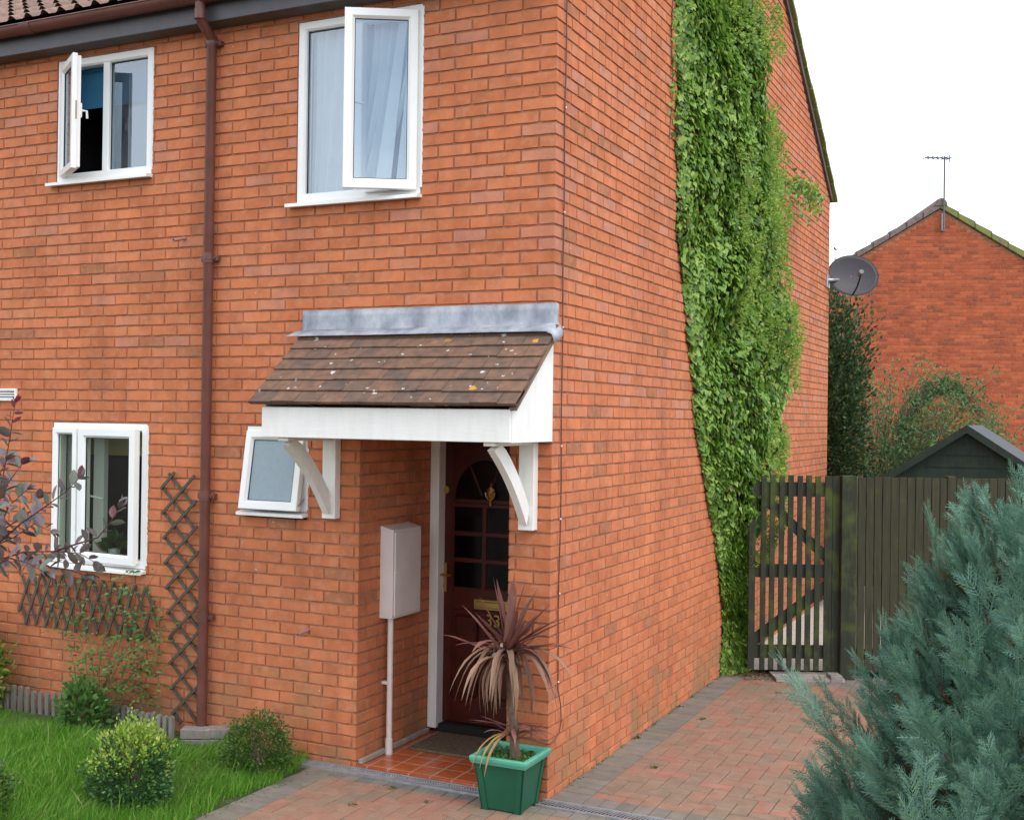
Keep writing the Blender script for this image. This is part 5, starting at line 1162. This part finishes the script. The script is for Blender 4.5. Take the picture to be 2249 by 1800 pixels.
t_ = tag(empty('cordyline_plant'), 'spiky purple brown cordyline with drooping leaves in the green pot', 'plant')
mb = MB(); mb.tube([(-.125, -.17, .26), (-.132, -.175, .35), (-.138, -.172, .45), (-.155, -.18, .60), (-.17, -.185, .80), (-.18, -.19, .88)], [.034, .027, .029, .022, .022, .018], 10); mb.build('trunk', BARK, t_)
HD = Vector((-.18, -.19, .875))
def strap(mb, b, c, e, wd, tint=.5, n=9):
    b, c, e = Vector(b), Vector(c), Vector(e); vs = []
    for i in range(n + 1):
        f = i / n; p = b * (1 - f) ** 2 + c * 2 * f * (1 - f) + e * f * f; d = (c - b) * (1 - f) + (e - c) * f; d.normalize()
        s_ = d.cross(Vector((0, 0, 1)) if abs(d.z) < .93 else (Vector((e.x - b.x, e.y - b.y, .001)).normalized().cross(Vector((0, 0, 1))).normalized().cross(d))); s_.normalize()
        upv = s_.cross(d).normalized(); w_ = wd * (.55 + .45 * math.sin(PI * min(1, f * 1.3 + .15)) if f < .65 else (1 - f) / .35 * .92 + .03) 
        vs += [p - s_ * w_ + upv * w_ * .35, p, p + s_ * w_ + upv * w_ * .35]
    mb.add(vs, [(i * 3 + k, i * 3 + k + 1, i * 3 + k + 4, i * 3 + k + 3) for i in range(n) for k in (0, 1)], tint)
tips = [(-.26, -.22, 1.30), (-.15, -.16, 1.33), (.0, -.24, 1.22), (-.38, -.20, 1.08), (.10, -.20, 1.18), (-.30, -.33, 1.10), (-0.219, -0.258, 1.296), (-0.335, -0.248, 1.192), (-0.099, -0.308, 1.292), (-0.106, -0.221, 1.245), (-0.081, -0.152, 1.297), (-0.014, -0.119, 1.258), (0.056, -0.301, 1.126), (0.159, -0.218, 1.105), (0.223, -0.242, 1.106), (0.131, -0.175, 0.964), (-0.252, -0.485, 0.916), (-0.438, -0.398, 0.656), (-0.446, -0.322, 0.587), (-0.325, -0.417, 0.599), (-0.372, -0.276, 0.565), (-0.288, -0.27, 0.571), (-0.15, -0.438, 0.641), (-0.228, -0.255, 0.5), (-0.078, -0.307, 0.584), (0.016, -0.197, 0.504), (0.149, -0.188, 0.541), (0.14, -0.165, 0.597), (0.226, -0.128, 0.721), (0.137, -0.246, 0.588), (-0.071, -0.186, 0.472)]
mb = MB(); mt = MB(); m2 = MB()
for k, tp in enumerate(tips):
    tp = Vector(tp); d = tp - HD; up = tp.z > HD.z + .15
    h = Vector((d.x, d.y, 0)); c = HD + (d * .5 if up else h * .62 + Vector((0, 0, .10 + .04 * random.random() + max(0, d.z) * .6)))
    st = HD + Vector((random.gauss(0, .008), random.gauss(0, .008), random.uniform(-.07, .05) if not up else random.uniform(0, .04)))
    strap(mb if up or tp.z > .85 else mt, st, c, tp, random.uniform(.019, .026))
for k in range(44):       # fill-in leaves all round
    a = random.uniform(0, 2 * PI); el = random.uniform(-1.1, 1.1); L = random.uniform(.26, .44)
    if math.sin(a) > .45: L *= .42
    d = Vector((math.cos(a) * math.cos(el), math.sin(a) * math.cos(el), math.sin(el))) * L
    if el < .5: c = HD + Vector((d.x, d.y, 0)) * .7 + Vector((0, 0, .08))
    else: c = HD + d * .55
    e_ = HD + d
    if e_.y > -.03 and e_.x < .0: e_.y = -.03
    strap(mb if el > -.15 else mt, HD + Vector((0, 0, random.uniform(-.07, .03))), c, e_, random.uniform(.013, .019))
for k in range(16):       # old leaves hanging close round the trunk
    a = -PI / 2 + random.uniform(-1.9, 1.9); r0 = random.uniform(.05, .15); e_ = HD + Vector((math.cos(a) * r0, math.sin(a) * r0, -random.uniform(.28, .42)))
    strap(mt, HD + Vector((0, 0, random.uniform(-.09, -.02))), HD + Vector((math.cos(a) * r0 * 1.3, math.sin(a) * r0 * 1.3, -.02)), e_, random.uniform(.012, .019))
H2 = Vector((-.135, -.18, .42))
for k in range(24):
    a = random.uniform(0, 2 * PI); L = random.uniform(.18, .30); d = Vector((math.cos(a), math.sin(a) * .75, random.uniform(-.35, .45))) * L; e_ = H2 + d
    if e_.y > -.02 and e_.x < .0: e_.y = -.02
    strap(m2, H2 + Vector((0, 0, random.uniform(-.06, .05))), H2 + Vector((d.x * .6, d.y * .6, .05)), e_, random.uniform(.008, .012))
mb.build('leaf', CORD, t_); mt.build('drooping_leaf', CORDT, t_); m2.build('lower_leaf', CORD, t_)
mb = MB()
for tp in ((-.20, -.42, .215), (-.30, -.38, .24), (-.24, -.40, .25)): strap(mb, H2, H2 + Vector(((tp[0] - H2.x) * .8, (tp[1] - H2.y) * .8, .02)), tp, .011)
mb.build('dead_leaf', CORDB, t_)
mb = MB()
for p_, r_ in (((-.215, -.275, .86), .020), ((-.175, -.27, .925), .012)): mb.add([(p_[0] + r_ * .8 * math.cos(a), p_[1] - .004 * math.cos(2 * a), p_[2] + r_ * 1.15 * math.sin(a)) for a in [2 * PI * i / 12 for i in range(12)]], [tuple(range(12))])
mb.build('cut_leaf_base', plain('pink_grey_leaf', (.42, .30, .29), .5), t_)

# ------------------------------------------------------------ trellises, edging, blocks
def trellis(name, label, nodes_fn):
    t = tag(empty(name), label, 'trellis', 'expanding trellises on the wall')
    A, B = nodes_fn(); 
    for nm, lst, y in (('slat', A, -.020), ('slat', B, -.032)):
        for (x0, z0, x1, z1) in lst:
            d = Vector((x1 - x0, 0, z1 - z0)).normalized(); nn_ = Vector((-d.z, 0, d.x)) * .0095; e_ = d * .012
            mb = MB(); a = Vector((x0, 0, z0)) - e_; b = Vector((x1, 0, z1)) + e_; vs = []
            for yy_ in (y + .005, y - .005): vs += [(p.x, yy_, p.z) for p in (a - nn_, b - nn_, b + nn_, a + nn_)]
            mb.add(vs, [(0, 1, 2, 3), (4, 7, 6, 5), (0, 4, 5, 1), (1, 5, 6, 2), (2, 6, 7, 3), (3, 7, 4, 0)]); mb.build(nm, TRELW, t)
    return t
def vert():
    A = []; B = []; p = .1695; c = .0885; top = 1.70
    for k in range(12):
        z = top - k * p; x = -2.895 + .014 * k
        def clip(x0, z0, x1, z1):
            if z1 < .12 and z0 < .12: return None
            if z1 < .12: f = (z0 - .12) / (z0 - z1); x1 = x0 + (x1 - x0) * f; z1 = .12
            if z1 > 1.80: f = (1.80 - z0) / (z1 - z0); x1 = x0 + (x1 - x0) * f; z1 = 1.80
            return (x0, z0, x1, z1)
        if z > .13:
            q = clip(x, z, x + 3 * c, z - 1.5 * p); B2 = clip(x, z, x + 3 * c, z + 1.5 * p)
            if q: A.append(q)
            if B2: B.append(B2)
    A.append((-2.835, 1.79, -2.63, 1.79 - .205 / .0885 * .5 * .1695))
    return A, B
trellis('wall_trellis', 'tall narrow brown diamond trellis beside the downpipe', vert)
def hori():
    A = []; B = []
    def cx(x0, z0, x1, z1, lo=-4.225, hi=-2.945):
        if x1 < lo: f = (lo - x0) / (x1 - x0); x1 = lo; z1 = z0 + (z1 - z0) * f
        if x1 > hi: f = (hi - x0) / (x1 - x0); x1 = hi; z1 = z0 + (z1 - z0) * f
        return (x0, z0, x1, z1)
    for i in range(12):
        X = -4.11 + .0985 * i; zt_ = 1.035 - .003 * i; zb_ = zt_ - .365
        A.append(cx(X, zt_, X + .148, zb_)); B.append(cx(X, zt_, X - .148, zb_))
    A += [(-4.215, 1.035 - .25, -4.16, zb_ + .02), (-4.21, 1.0, -4.065, .67)]; B += [(-2.95, .915, -3.05, .66), (-2.95, 1.0 - .15 + .3 - .30, -2.99, .76)]
    return A, B[:-1]
trellis('wall_trellis', 'low wide brown lattice trellis under the ground floor window', hori)
t_ = tag(empty('log_edging'), 'low grey weathered picket edging along the flower bed', 'edging fence')
epts = [(-4.9, -.115), (-4.3, -.10), (-3.7, -.07), (-3.3, -.09), (-2.95, -.15), (-2.60, -.22)]
def ep(s):
    acc = 0
    for a, b in zip(epts[:-1], epts[1:]):
        l = math.hypot(b[0] - a[0], b[1] - a[1])
        if s <= acc + l: f = (s - acc) / l; return (a[0] + (b[0] - a[0]) * f, a[1] + (b[1] - a[1]) * f)
        acc += l
    return epts[-1]
s = 0.0
while s < 2.34:
    x, y = ep(s); r = .0150; mb = MB(); zt_ = .205 + random.uniform(-.012, .012) + .008 * math.sin(s * 3); prof2 = [(x - r, -.02), (x + r, -.02), (x + r, zt_ - r)] + [(x + r * math.cos(a), zt_ - r + r * math.sin(a)) for a in (PI / 5, 2 * PI / 5, 3 * PI / 5, 4 * PI / 5)] + [(x - r, zt_ - r)]
    mb.extr(prof2, 'y', y - .013, y + .010); o = mb.build('picket', GREYW, t_); s += .064
mb = MB()
for a, b in zip(epts[:-1], epts[1:]):
    for z0 in (.115,): 
        vs = [(a[0], a[1] + .011, z0), (b[0], b[1] + .011, z0), (b[0], b[1] + .011, z0 + .025), (a[0], a[1] + .011, z0 + .025), (a[0], a[1] + .024, z0), (b[0], b[1] + .024, z0), (b[0], b[1] + .024, z0 + .025), (a[0], a[1] + .024, z0 + .025)]
        mb.add(vs, [(0, 1, 2, 3), (4, 7, 6, 5), (0, 4, 5, 1), (3, 2, 6, 7)])
mb.build('rail', GREYW, t_)
for i, (x, y, z, l) in enumerate(((-2.555, -.20, .0, 'grey paving block under the end of the log edging, bottom left of the stack'), (-2.555, -.20, .066, 'grey paving block beside the log edging, top left of the stack'), (-2.415, -.13, .0, 'grey paving block below the downpipe, bottom right of the stack'), (-2.415, -.13, .066, 'grey paving block below the downpipe, top right of the stack'))):
    mb = MB(); mb.M = Matrix.Translation((x, y, z + .002 * i)) @ Matrix.Rotation(math.radians(24 if i < 2 else 22), 4, 'Z'); mb.cbox((0, 0, 0), (.20 if i < 2 else .16, .10, .063), .004); tag(mb.build('paving_block', BLOCK), l, 'block', 'stacked grey blocks at the downpipe')
# pot plants on the kitchen sill inside
t_ = tag(empty('indoor_plant'), 'small potted plant on the inner sill of the ground floor window', 'plant')
mb = MB(); mb.tube([(-3.56, .22, 1.126), (-3.56, .22, 1.22)], [.035, .045], 12); mb.build('pot', UPVC, t_)
n = 60; v = unit(n); v[:, 2] = np.abs(v[:, 2]); scatter('foliage', OV, OVF, np.array([-3.56, .22, 1.22]) + v * .05, v, unit(n), RNG.uniform(.06, .11, n), BOX, t_)
